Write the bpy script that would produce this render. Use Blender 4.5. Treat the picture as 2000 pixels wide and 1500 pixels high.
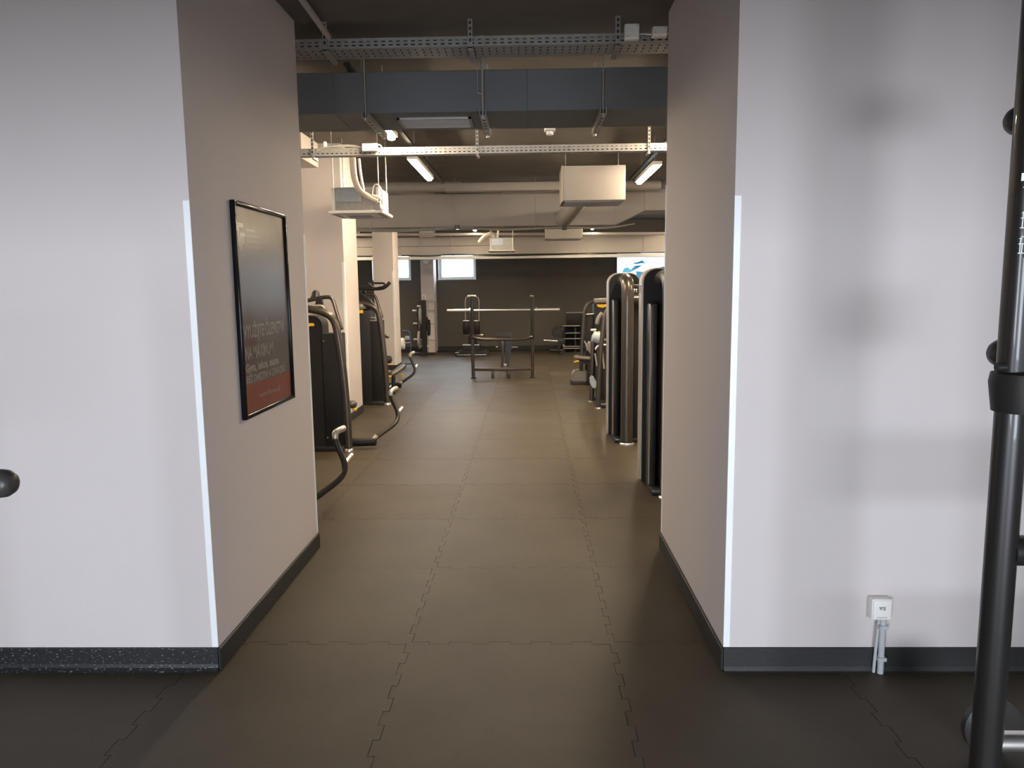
import bpy, bmesh, math, random
from mathutils import Vector, Matrix
random.seed(7)
C = bpy.context.scene.collection
for o in list(bpy.data.objects): bpy.data.objects.remove(o)

# ------------------------------------------------------------------ camera
F, H = 1460.0, 1.6
_yw = Vector((33, 188, -F)).normalized()
_t = math.tan(math.radians(0.67))
_zw = Vector((-_t, 1, (_t*_yw.x - _yw.y)/_yw.z)).normalized()
_xw = _yw.cross(_zw)
M3 = Matrix((_xw, _yw, _zw))                    # camera axes -> world
cam = bpy.data.cameras.new('camera'); cam.sensor_width = 36; cam.lens = 36*F/2000
cam.clip_start = 0.05; cam.clip_end = 200
co = bpy.data.objects.new('camera', cam); C.objects.link(co)
co.matrix_world = Matrix.Translation((0, 0, H)) @ M3.to_4x4()
bpy.context.scene.camera = co
def P(px, py, Y):
    """point of the plane y=Y seen at photo pixel (px,py)"""
    d = M3 @ Vector((px-1000, 750-py, -F)); return Vector((0, 0, H)) + d*(Y/d.y)
def PZ(px, py, z):
    d = M3 @ Vector((px-1000, 750-py, -F)); return Vector((0, 0, H)) + d*((z-H)/d.z)

# ------------------------------------------------------------------ world, lights, exposure
sc = bpy.context.scene
sc.view_settings.view_transform = 'Standard'; sc.view_settings.look = 'None'
sc.view_settings.gamma = 1; sc.view_settings.use_curve_mapping = False
sc.view_settings.exposure = -0.22
w = bpy.data.worlds.new('sky'); sc.world = w; w.use_nodes = True
bg = w.node_tree.nodes['Background']; bg.inputs[0].default_value = (0.80, 0.90, 1.0, 1); bg.inputs[1].default_value = 75.0
def area(name, loc, rot, sx, sy, power, col, portal=False):
    l = bpy.data.lights.new(name, 'AREA'); l.shape = 'RECTANGLE'; l.size = sx; l.size_y = sy
    l.energy = power; l.color = col
    if portal: l.cycles.is_portal = True
    o = bpy.data.objects.new(name, l); C.objects.link(o); o.location = loc; o.rotation_euler = rot
    return o
# daylight through the windows of the front room, behind the camera
DAY = (0.80, 0.87, 0.98)
area('window_daylight', (-1.9, -2.9, 1.0), (math.radians(90), 0, 0), 1.6, 1.3, 278, DAY)
area('window_daylight', (1.6, -2.9, 1.0), (math.radians(90), 0, 0), 1.6, 1.3, 278, DAY)
# portals for the sky light in the far windows
area('window_portal', (-3.58, 19.6, 2.12), (math.radians(-90), 0, 0), 1.06, .68, 1, (1, 1, 1), True)
area('window_portal', (-1.87, 19.6, 2.12), (math.radians(-90), 0, 0), 1.06, .68, 1, (1, 1, 1), True)
LAMP = 330.0            # strength of the batten diffusers
LAMPCOL = (1.0, 0.80, 0.56)

# ------------------------------------------------------------------ materials
MATS = {}
def mat(name, col, rough=.6, metal=0, var=.08, scale=8, bump=0, bscale=60, emit=0, spec=.5, objrand=0, coat=0):
    if name in MATS: return MATS[name]
    m = bpy.data.materials.new(name); m.use_nodes = True; nt = m.node_tree; N = nt.nodes; L = nt.links
    b = N['Principled BSDF']
    b.inputs['Roughness'].default_value = rough; b.inputs['Metallic'].default_value = metal
    b.inputs['Specular IOR Level'].default_value = spec; b.inputs['Coat Weight'].default_value = coat
    tc = N.new('ShaderNodeTexCoord'); nz = N.new('ShaderNodeTexNoise')
    nz.inputs['Scale'].default_value = scale; nz.inputs['Detail'].default_value = 5
    L.new(tc.outputs['Object'], nz.inputs['Vector'])
    mr = N.new('ShaderNodeMapRange'); mr.inputs['From Min'].default_value = .25; mr.inputs['From Max'].default_value = .75
    mr.inputs['To Min'].default_value = 1-var; mr.inputs['To Max'].default_value = 1+var
    L.new(nz.outputs['Fac'], mr.inputs['Value'])
    mx = N.new('ShaderNodeVectorMath'); mx.operation = 'SCALE'; mx.inputs[0].default_value = col[:3]
    out = mr.outputs['Result']
    if objrand:
        oi = N.new('ShaderNodeObjectInfo'); r2 = N.new('ShaderNodeMapRange')
        r2.inputs['To Min'].default_value = 1-objrand; r2.inputs['To Max'].default_value = 1+objrand
        L.new(oi.outputs['Random'], r2.inputs['Value'])
        mu = N.new('ShaderNodeMath'); mu.operation = 'MULTIPLY'; L.new(out, mu.inputs[0]); L.new(r2.outputs['Result'], mu.inputs[1]); out = mu.outputs[0]
        r3 = N.new('ShaderNodeMapRange'); r3.inputs['To Min'].default_value = rough-.03; r3.inputs['To Max'].default_value = rough+.03
        L.new(oi.outputs['Random'], r3.inputs['Value']); L.new(r3.outputs['Result'], b.inputs['Roughness'])
    L.new(out, mx.inputs['Scale']); L.new(mx.outputs[0], b.inputs['Base Color'])
    if bump:
        n2 = N.new('ShaderNodeTexNoise'); n2.inputs['Scale'].default_value = bscale; n2.inputs['Detail'].default_value = 3
        L.new(tc.outputs['Object'], n2.inputs['Vector'])
        bp = N.new('ShaderNodeBump'); bp.inputs['Strength'].default_value = bump; bp.inputs['Distance'].default_value = .01
        L.new(n2.outputs['Fac'], bp.inputs['Height']); L.new(bp.outputs[0], b.inputs['Normal'])
    if emit:
        b.inputs['Emission Color'].default_value = (*col[:3], 1); b.inputs['Emission Strength'].default_value = emit
    MATS[name] = m; return m
WALL = mat('wall_paint', (.575, .525, .508), .75, var=.025, scale=1.5, bump=.06, bscale=180)
DARKWALL = mat('charcoal_wall_paint', (.105, .098, .088), .8, var=.08, scale=1.2, bump=.05)
CEIL = mat('ceiling_concrete', (.095, .084, .074), .9, var=.22, scale=1.6, bump=.25, bscale=25)
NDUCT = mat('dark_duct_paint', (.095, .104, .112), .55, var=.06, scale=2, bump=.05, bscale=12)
DUCT = mat('duct_paint', (.36, .335, .31), .6, var=.06, scale=2, bump=.05, bscale=12)
FLOOR = mat('rubber_mat', (.064, .051, .035), .43, var=.2, scale=2.2, bump=.25, bscale=260, objrand=.07, spec=.22)
SUB = mat('subfloor', (.012, .011, .010), .9)
BASE = mat('baseboard_rubber', (.015, .015, .015), .55, bump=.1, bscale=90)
GUARD = mat('white_pvc', (.82, .84, .84), .4, var=.02)
GALV = mat('galvanised_steel', (.36, .355, .34), .45, .5, var=.12, scale=20)
WHITE = mat('white_plastic', (.80, .78, .74), .45, var=.03)
GREYP = mat('grey_conduit', (.45, .46, .47), .5)
BLACK = mat('black_metal', (.016, .015, .014), .38, .2, var=.1, scale=10, coat=.2)
BLK2 = mat('matte_black_panel', (.014, .013, .012), .5, 0, var=.1, scale=6, spec=.25, bump=.05, bscale=200)
BRONZE = mat('bronze_tube_paint', (.085, .073, .062), .36, .7, var=.06, coat=.15)
SILVER = mat('silver_edge_trim', (.52, .47, .42), .4, .7, var=.05)
CHROME = mat('chrome', (.90, .88, .85), .30, 1, var=.03)
PAD = mat('black_vinyl', (.035, .032, .030), .38, 0, var=.1, scale=14, bump=.1, bscale=120)
PADGREY = mat('grey_pad', (.42, .47, .52), .42, 0, bump=.05)
DIMBEIGE = mat('dim_bronze_cover', (.20, .18, .155), .4, .2)
PADBEIGE = mat('beige_foam_grip', (.30, .265, .225), .55, 0, bump=.05)
YELLOW = mat('yellow_plastic', (.85, .50, .03), .45)
BLUE = mat('blue_tube', (.035, .10, .26), .35, .2)
PAPER = mat('paper_roll', (.82, .84, .86), .8, bump=.1)
FOIL = mat('insulation_hose', (.62, .56, .48), .55, .1, bump=.4, bscale=40)
ACBLUE = mat('ac_side_panel', (.42, .47, .52), .35, .4)
GREYLINE = mat('grey_plastic', (.30, .29, .28), .5)

# ------------------------------------------------------------------ mesh helpers
ORG = {}
def islands(bm):
    """vertex sets of the loose pieces; pieces whose boxes touch count as one"""
    seen = set(); out = []
    for v in bm.verts:
        if v in seen: continue
        st = [v]; seen.add(v); isl = []
        while st:
            a = st.pop(); isl.append(a)
            for e in a.link_edges:
                b_ = e.other_vert(a)
                if b_ not in seen: seen.add(b_); st.append(b_)
        lo = [min(q.co[k] for q in isl) for k in range(3)]; hi = [max(q.co[k] for q in isl) for k in range(3)]
        out.append([isl, lo, hi])
    ch = True
    while ch:
        ch = False
        for i in range(len(out)):
            for j in range(i+1, len(out)):
                A, Bq = out[i], out[j]
                if all(A[1][k]-.012 <= Bq[2][k] and Bq[1][k]-.012 <= A[2][k] for k in range(3)):
                    out[i] = [A[0]+Bq[0], [min(x, y) for x, y in zip(A[1], Bq[1])], [max(x, y) for x, y in zip(A[2], Bq[2])]]
                    del out[j]; ch = True; break
            if ch: break
    return [o[0] for o in out]
def obj(name, bm, m, parent=None, smooth=False):
    if parent is not None and name not in KEEP and len(bm.verts) < 3000:
        isl = islands(bm)
        if len(isl) > 1:
            first = None
            for k, vs in enumerate(isl):
                keep = set(vs); c = bm.copy(); idx = {v.index for v in vs} if False else None
                bm.verts.index_update(); ids = {v.index for v in vs}; c.verts.ensure_lookup_table()
                bmesh.ops.delete(c, geom=[v for v in c.verts if v.index not in ids], context='VERTS')
                o = obj1(name, c, m, parent, smooth); first = first or o
            bm.free(); return first
    return obj1(name, bm, m, parent, smooth)
KEEP = {'slot', 'lettering', 'tray_bottom', 'side_wall'}
def obj1(name, bm, m, parent=None, smooth=False):
    me = bpy.data.meshes.new(name)
    if parent is not None:
        bmesh.ops.translate(bm, verts=bm.verts, vec=-ORG[parent.name])
    bmesh.ops.recalc_face_normals(bm, faces=bm.faces)
    bm.to_mesh(me); bm.free(); me.materials.append(m)
    if smooth:
        for p in me.polygons: p.use_smooth = True
        try: me.set_sharp_from_angle(angle=math.radians(38))
        except Exception: pass
    o = bpy.data.objects.new(name, me); C.objects.link(o)
    if parent is not None:
        o.parent = parent; ORG[o.name] = ORG[parent.name]
    else: ORG[o.name] = Vector((0, 0, 0))
    return o
def tag(o, label, cat, group=None, kind=None):
    o['label'] = label; o['category'] = cat
    if group: o['group'] = group
    if kind: o['kind'] = kind
    return o
def thing(name, label, cat, loc=(0, 0, 0), group=None):
    o = bpy.data.objects.new(name, None); C.objects.link(o); o.location = loc; o.empty_display_size = .1
    ORG[o.name] = Vector(loc); return tag(o, label, cat, group)
def struct(name, bm, m, parent=None):
    o = obj(name, bm, m, parent)
    if parent is None: o['kind'] = 'structure'
    return o
def B(): return bmesh.new()
def box(bm, x0, x1, y0, y1, z0, z1, bev=0, seg=2):
    t = B(); bmesh.ops.create_cube(t, size=1)
    for v in t.verts:
        v.co = Vector(((x0+x1)/2+v.co.x*(x1-x0), (y0+y1)/2+v.co.y*(y1-y0), (z0+z1)/2+v.co.z*(z1-z0)))
    if bev: bmesh.ops.bevel(t, geom=t.edges[:], offset=bev, segments=seg, affect='EDGES', profile=.5)
    merge(bm, t); return bm
def merge(bm, t):
    me = bpy.data.meshes.new('tmp'); t.to_mesh(me); t.free(); bm.from_mesh(me); bpy.data.meshes.remove(me)
def fillet(pts, d, n=6):
    pts = [Vector(p) for p in pts]
    if len(pts) < 3 or d <= 0: return pts
    out = [pts[0]]
    for i in range(1, len(pts)-1):
        a, b, c = pts[i-1], pts[i], pts[i+1]
        da = min(d, (a-b).length*.48); dc = min(d, (c-b).length*.48)
        p0 = b+(a-b).normalized()*da; p1 = b+(c-b).normalized()*dc
        for k in range(n+1):
            t = k/n; out.append(p0*(1-t)**2+b*2*t*(1-t)+p1*t*t)
    out.append(pts[-1]); return out
def tube(bm, pts, r, d=.06, n=14, cap=0, sx=1, sy=1):
    """round bar along pts with rounded corners; cap>0 gives a domed end"""
    path = fillet(pts, d); N = len(path)
    rad = [r]*N
    if cap:
        for end in (0, 1):
            a, b = (path[0], path[1]) if end == 0 else (path[-1], path[-2])
            u = (a-b).normalized()
            ex = [(a+u*r*cap*math.sin(k*math.pi/8), r*math.cos(k*math.pi/8)) for k in (1, 2, 3)]
            if end == 0: path = [e[0] for e in ex[::-1]]+path; rad = [e[1] for e in ex[::-1]]+rad
            else: path += [e[0] for e in ex]; rad += [e[1] for e in ex]
    N = len(path)
    T = [(path[min(i+1, N-1)]-path[max(i-1, 0)]).normalized() for i in range(N)]
    up = Vector((0, 0, 1)) if abs(T[0].z) < .9 else Vector((1, 0, 0))
    nrm = (up-T[0]*up.dot(T[0])).normalized(); rings = []
    for i in range(N):
        nrm = (nrm-T[i]*nrm.dot(T[i])).normalized(); bi = T[i].cross(nrm)
        rings.append([bm.verts.new(path[i]+(nrm*math.cos(2*math.pi*k/n)*sx+bi*math.sin(2*math.pi*k/n)*sy)*rad[i]) for k in range(n)])
    for i in range(N-1):
        for k in range(n):
            bm.faces.new((rings[i][k], rings[i][(k+1) % n], rings[i+1][(k+1) % n], rings[i+1][k]))
    bm.faces.new(rings[0][::-1]); bm.faces.new(rings[-1]); return bm
def prism(bm, pts, vec, bev=0):
    """polygon (3-D points) swept along vec"""
    t = B(); a = [t.verts.new(Vector(p)) for p in pts]; vec = Vector(vec)
    b = [t.verts.new(Vector(p)+vec) for p in pts]; n = len(pts)
    t.faces.new(a); t.faces.new(b[::-1])
    for i in range(n): t.faces.new((a[i], b[i], b[(i+1) % n], a[(i+1) % n]))
    bmesh.ops.recalc_face_normals(t, faces=t.faces)
    if bev: bmesh.ops.bevel(t, geom=[e for e in t.edges if e.calc_face_angle(0) > .5], offset=bev, segments=2, affect='EDGES')
    merge(bm, t); return bm
def lathe(bm, prof, org, axis='z', n=24):
    """profile of (radius, height) turned about an axis through org"""
    rings = []; org = Vector(org)
    for r, h in prof:
        ring = []
        for k in range(n):
            a = 2*math.pi*k/n; x, y = r*math.cos(a), r*math.sin(a)
            v = {'z': (x, y, h), 'x': (h, x, y), 'y': (x, h, y)}[axis]
            ring.append(bm.verts.new(org+Vector(v)))
        rings.append(ring)
    for i in range(len(prof)-1):
        for k in range(n): bm.faces.new((rings[i][k], rings[i][(k+1) % n], rings[i+1][(k+1) % n], rings[i+1][k]))
    bm.faces.new(rings[0][::-1]); bm.faces.new(rings[-1]); return bm
def rrect(w, h, r, n=6, top_only=False):
    """rounded rectangle outline centred on 0 in 2-D"""
    pts = []
    for cx, cy, a0 in ((w/2-r, h/2-r, 0), (-w/2+r, h/2-r, 90), (-w/2+r, -h/2+r, 180), (w/2-r, -h/2+r, 270)):
        if top_only and a0 >= 180: pts.append((w/2*(1 if a0 == 270 else -1), -h/2)); continue
        for k in range(n+1):
            a = math.radians(a0+90*k/n); pts.append((cx+r*math.cos(a), cy+r*math.sin(a)))
    return pts
def bolt(parent, p, r=.008, ax='y', m=None):
    b = B(); lathe(b, [(r*.7, -.005), (r, -.002), (r, .006)], p, ax, 8); return obj('bolt', b, m or CHROME, parent, True)
def perforated(bm, o, u, v, L, hgt, pitch, slot, rows):
    """sheet from o along u (length L) and v (height hgt) with rows of slots cut out"""
    o, u, v = Vector(o), Vector(u), Vector(v); n = int(L/pitch)
    vs = [0]; 
    for a, b in rows: vs += [a*hgt, b*hgt]
    vs.append(hgt); us = []
    for i in range(n): us += [i*pitch, i*pitch+pitch-slot]
    us.append(n*pitch); G = {}
    def g(i, j):
        if (i, j) not in G: G[i, j] = bm.verts.new(o+u*us[i]+v*vs[j])
        return G[i, j]
    for i in range(len(us)-1):
        for j in range(len(vs)-1):
            if i % 2 == 1 and j % 2 == 1: continue
            bm.faces.new((g(i, j), g(i+1, j), g(i+1, j+1), g(i, j+1)))
    return bm
def solid(o, t=.0015):
    md = o.modifiers.new('sheet', 'SOLIDIFY'); md.thickness = t; return o
def text_mesh(name, s, size, mtx, m, parent, ext=.0004):
    cu = bpy.data.curves.new('t', 'FONT'); cu.body = s; cu.size = size; cu.extrude = ext; cu.offset = .0022 if size > .05 else .0009; cu.resolution_u = 3
    to = bpy.data.objects.new('t', cu); C.objects.link(to)
    bpy.context.view_layer.update()
    me = bpy.data.meshes.new_from_object(to.evaluated_get(bpy.context.evaluated_depsgraph_get()))
    bpy.data.objects.remove(to); bpy.data.curves.remove(cu)
    me.transform(mtx); me.transform(Matrix.Translation(-ORG[parent.name])); me.materials.clear(); me.materials.append(m); me.name = name
    o = bpy.data.objects.new(name, me); C.objects.link(o); o.parent = parent; ORG[o.name] = ORG[parent.name]; return o

# ------------------------------------------------------------------ the shell
ZC = 3.3
b = B(); box(b, -7.2, 5.8, -3.2, 20.2, -.10, -.012); floor = struct('floor', b, SUB)
# interlocking rubber mats, pitch .923, toothed edges
PT, DP, NT = .923, .012, 10
def tile_mesh():
    g = .0013; pts = []
    def wave(k): return DP if k % 2 == 0 else -DP
    seg = PT/NT; hs = PT/2
    side = []
    # bottom edge (-y) left to right, then right edge, top, left
    def edge(n0):
        e = []
        for k in range(NT):
            s0 = -hs+k*seg; s1 = s0+seg; w_ = wave(k)
            e.append((s0, w_)); e.append((s1, w_))
        return e
    e = edge(0)
    bot = [(s, -hs+w_) for s, w_ in e]; top = [(s, hs+w_) for s, w_ in e]
    lef = [(-hs+w_, s) for s, w_ in e]; rig = [(hs+w_, s) for s, w_ in e]
    lo, hi = -hs+DP, hs-DP
    # clean corners
    def crop(l, ax): return [p for p in l][1:-1]
    bot, top, lef, rig = crop(bot, 0), crop(top, 0), crop(lef, 1), crop(rig, 1)
    # corners: start wave +DP (left/bottom end), end wave -DP
    c00 = (-hs+DP, -hs+DP); c10 = (hs+DP, -hs-DP); c11 = (hs-DP, hs-DP); c01 = (-hs-DP, hs+DP)
    loop = [c00]+bot+[c10]+rig+[c11]+top[::-1]+[c01]+lef[::-1]
    # inset by g
    n = len(loop); out = []
    for i in range(n):
        p0, p, p1 = Vector(loop[i-1]), Vector(loop[i]), Vector(loop[(i+1) % n])
        a = (p-p0); c = (p1-p)
        if a.length < 1e-6 or c.length < 1e-6: out.append(p); continue
        a.normalize(); c.normalize(); na = Vector((-a.y, a.x)); nc = Vector((-c.y, c.x))
        q = na+nc
        if q.length < 1e-4: q = na
        out.append(p+q.normalized()*g*1.3)
    bm = B(); vt = [bm.verts.new((p.x, p.y, 0)) for p in out]; vb = [bm.verts.new((p.x, p.y, -.012)) for p in out]
    f = bm.faces.new(vt); m_ = len(vt)
    for i in range(m_): bm.faces.new((vb[i], vb[(i+1) % m_], vt[(i+1) % m_], vt[i]))
    bmesh.ops.recalc_face_normals(bm, faces=bm.faces)
    bmesh.ops.triangulate(bm, faces=[f_ for f_ in bm.faces if len(f_.verts) > 4])
    me = bpy.data.meshes.new('rubber_mat'); bm.to_mesh(me); bm.free(); me.materials.append(FLOOR); return me
tm = tile_mesh(); ntile = 0
for i in range(-4, 4):
    for j in range(-2, 18):
        cx = -.56+(i+.5)*PT; cy = 3.218+(j+.5)*PT
        if cy+PT/2 > 19.62: continue
        if (cx+PT/2 < -1.36 or cx-PT/2 > .84) and 3.0 < cy-PT/2 and cy+PT/2 < 4.44: continue
        o = bpy.data.objects.new('rubber_mat', tm); C.objects.link(o); o.parent = floor
        o.location = (cx, cy, -random.random()*.0006); o.rotation_euler = (random.uniform(-1, 1)*.0002, random.uniform(-1, 1)*.0002, 0); ntile += 1

b = B(); box(b, -7.2, 5.8, -3.2, 20.2, ZC, ZC+.1); ceiling = struct('ceiling', b, CEIL)
b = B(); box(b, -1.33, .80, 2.98, 4.50, 3.13, ZC-.001); struct('trim_1', b, CEIL)['label'] = 'dark lintel over the passage'
XL, XR, YN, YFL, YFR = -1.333, .80, 2.98, 4.49, 4.46
b = B(); box(b, -4.4, XL, YN, YFL, -.012, ZC); struct('wall_left', b, WALL)
b = B(); box(b, XR, 4.4, YN, YFR, -.012, ZC); struct('wall_right', b, WALL)
b = B(); box(b, -7.2, -4.4, YN+.9, YFL, -.012, ZC); box(b, -7.25, -7.2, -3.2, 20.2, -.012, ZC); struct('wall_far_left', b, WALL)
b = B(); box(b, 4.4, 5.8, YN+.9, YFR, -.012, ZC); box(b, 5.8, 5.85, -3.2, 20.2, -.012, ZC); struct('wall_far_right', b, WALL)
# back wall of the front room, with two window openings behind the camera
b = B()
for x0, x1, z0, z1 in ((-7.2, -2.7, 0, ZC), (-1.1, .8, 0, ZC), (2.4, 5.8, 0, ZC), (-2.7, -1.1, 0, .4), (.8, 2.4, 0, .4), (-2.7, -1.1, 2.1, ZC), (.8, 2.4, 2.1, ZC)):
    box(b, x0, x1, -3.2, -3.0, z0-.012 if z0 == 0 else z0, z1)
struct('wall_near', b, WALL)
for k, (x0, x1) in enumerate(((-2.7, -1.1), (.8, 2.4))):
    fr = bpy.data.objects.new('window_%d' % (k+3), None); C.objects.link(fr); fr.location = ((x0+x1)/2, -3.1, .4); ORG[fr.name] = Vector(fr.location)
    fr['kind'] = 'structure'; fr['label'] = 'window of the front room behind the camera closed by an added light blocker'
    b = B(); box(b, x0, x0+.05, -3.15, -3.05, .4, 2.1); box(b, x1-.05, x1, -3.15, -3.05, .4, 2.1); box(b, x0, x1, -3.15, -3.05, .4, .45); box(b, x0, x1, -3.15, -3.05, 2.05, 2.1); obj('window_frame', b, GUARD, fr)
    b = B(); box(b, x0+.04, x1-.04, -3.08, -3.07, .42, 2.08); obj('sky_blocker', b, GUARD, fr)  # added opaque panel keeping sky light out of the opening
# far wall with its windows
YW = 19.55
b = B()
W = [(P(727, 540, YW).x, P(803, 540, YW).x), (P(856, 540, YW).x, P(930, 540, YW).x)]
wz0, wz1 = P(860, 547, YW).z, 2.62
xs = [-7.2, W[0][0], W[0][1], W[1][0], W[1][1], 5.8]
for k in (0, 2, 4): box(b, xs[k], xs[k+1], YW, YW+.45, -.012, ZC)
for k in (1, 3): box(b, xs[k], xs[k+1], YW, YW+.45, -.012, wz0); box(b, xs[k], xs[k+1], YW, YW+.45, wz1, ZC)
struct('wall_far', b, DARKWALL)
glass = bpy.data.materials.new('window_glass'); glass.use_nodes = True
gb = glass.node_tree.nodes['Principled BSDF']; gb.inputs['Transmission Weight'].default_value = 1; gb.inputs['Roughness'].default_value = .0; gb.inputs['IOR'].default_value = 1.05
gb.inputs['Base Color'].default_value = (.97, .99, 1, 1)
for k, (x0, x1) in enumerate(W):
    fr = thing('window_%d' % (k+1), '', '', ((x0+x1)/2, YW, wz0)); fr['kind'] = 'structure'; del fr['category']
    fr['label'] = 'white framed high window in the charcoal far wall, ' + ('partly behind a pillar' if k == 0 else 'right of the far pillar')
    t = .055; b = B(); yy = YW+.10
    box(b, x0, x0+t, yy, yy+.07, wz0, wz1, .006); box(b, x1-t, x1, yy, yy+.07, wz0, wz1, .006)
    box(b, x0+t, x1-t, yy, yy+.07, wz0, wz0+t, .006); box(b, x0+t, x1-t, yy, yy+.07, wz1-t, wz1, .006); obj('window_frame', b, GUARD, fr)
    b = B(); box(b, x0+.001, x0+.012, YW-.012, yy, wz0, wz1); box(b, x1-.012, x1-.001, YW-.012, yy, wz0, wz1); box(b, x0, x1, YW-.02, yy, wz0, wz0+.012); obj('reveal', b, GUARD, fr)
    b = B(); t2 = .025; x0i, x1i, a, c = x0+t, x1-t, wz0+t, wz1-t
    box(b, x0i, x0i+t2, yy+.01, yy+.05, a, c); box(b, x1i-t2, x1i, yy+.01, yy+.05, a, c); box(b, x0i, x1i, yy+.01, yy+.05, a, a+t2); obj('sash', b, GUARD, fr)
    b = B(); box(b, x0i, x1i, yy+.03, yy+.036, a, c); obj('pane', b, glass, fr)
# baseboards
def baseboard(name, x0, x1, y0, y1, m=BASE, h=.10):
    b = B(); box(b, x0, x1, y0, y1, 0, h, .004, 1); return struct(name, b, m)
FLECK = bpy.data.materials.new('flecked_rubber'); FLECK.use_nodes = True
nt = FLECK.node_tree; pb = nt.nodes['Principled BSDF']; pb.inputs['Roughness'].default_value = .45
tc = nt.nodes.new('ShaderNodeTexCoord'); mp = nt.nodes.new('ShaderNodeMapping'); mp.inputs['Scale'].default_value = (.7, 1, 2.4)
vo = nt.nodes.new('ShaderNodeTexNoise'); vo.inputs['Scale'].default_value = 95; vo.inputs['Detail'].default_value = 1
cr = nt.nodes.new('ShaderNodeValToRGB'); cr.color_ramp.elements[0].position = .64; cr.color_ramp.elements[0].color = (.012, .013, .014, 1)
cr.color_ramp.elements[1].position = .72; cr.color_ramp.elements[1].color = (.22, .23, .23, 1)  # pale specks mix rubber fleck with painted glints
nt.links.new(tc.outputs['Object'], mp.inputs[0]); nt.links.new(mp.outputs[0], vo.inputs['Vector']); nt.links.new(vo.outputs['Fac'], cr.inputs[0]); nt.links.new(cr.outputs[0], pb.inputs['Base Color'])
# flecked cove skirting at front left: curved foot
b = B(); prof = [(0, .1), (-.010, .1), (-.012, .03), (-.016, .015), (-.026, .004), (-.034, 0), (0, 0)]
prism(b, [(-4.4, YN+y, z) for y, z in prof], (4.4+XL-.0, 0, 0)); struct('baseboard_front_left', b, FLECK)
b = B(); prism(b, [(XR, YN+y, z) for y, z in [(0, .1), (-.010, .1), (-.012, .02), (-.02, .004), (-.026, 0), (0, 0)]], (3.6, 0, 0)); struct('baseboard_front_right', b, BASE)
baseboard('baseboard_passage_left', XL, XL+.012, YN-.01, YFL)
baseboard('baseboard_passage_right', XR-.012, XR, YN-.01, YFR)
baseboard('baseboard_far', -7.2, 5.8, YW-.012, YW, h=.10)
# corner guards
def guard(x0, x1, y0, y1, z1, label):
    b = B(); box(b, x0, x1, y0, y1, .101, z1, .0012, 1); return tag(obj('corner_guard', b, GUARD), label, 'corner guard')
guard(XL-.026, XL+.001, YN-.003, YN+.001, 1.957, 'white corner guard strip on the front edge of the wall left of the passage')
guard(XR-.001, XR+.026, YN-.003, YN+.001, 1.945, 'white corner guard strip on the front edge of the wall right of the passage')
guard(XL-.001, XL+.003, YFL-.022, YFL+.002, 1.93, 'thin pale corner guard at the far left corner of the passage')
guard(XR-.003, XR+.001, YFR-.020, YFR+.002, 2.18, 'thin pale corner guard at the far right corner of the passage')

# pillars of the gym
def pillar(name, x0, x1, y0, y1, label, bb=True):
    b = B(); box(b, x0, x1, y0, y1, 0, ZC-.001); o = struct(name, b, WALL); o['label'] = label
    if bb:
        b = B(); box(b, x0-.012, x1+.012, y0-.012, y1+.012, 0, .10, .003, 1); obj('baseboard', b, BASE, o)
    return o
pillar('pillar', -4.4, -2.20, 8.96, 9.68, 'broad grey pillar behind the nearest weight machine on the left')
pillar('pillar', P(736, 722, 14.8).x, -2.66, 14.8, 15.4, 'second grey pillar on the left, in front of a window')
pillar('pillar', P(823, 600, 18.95).x, P(848, 600, 18.95).x, 18.95, YW, 'slim pillar on the far wall between the windows', False)
b = B(); box(b, -2.223, -2.197, 8.955, 8.96, .101, 1.93, .001, 1); box(b, -2.2, -2.196, 8.957, 9.0, .101, 1.93); tag(obj('corner_guard', b, GUARD), 'pale corner guard on the broad pillar on the left', 'corner guard')
b = B(); box(b, -2.69, -2.655, 14.795, 14.8, .101, 1.95, .001, 1); tag(obj('corner_guard', b, GUARD), 'pale corner guard on the second pillar on the left', 'corner guard')
# downstand by the broad pillar
b = B(); box(b, -4.4, -2.45, 8.3, 8.95, 3.02, ZC-.001); struct('trim_2', b, WALL)['label'] = 'beam stub at the head of the broad pillar'

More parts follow.
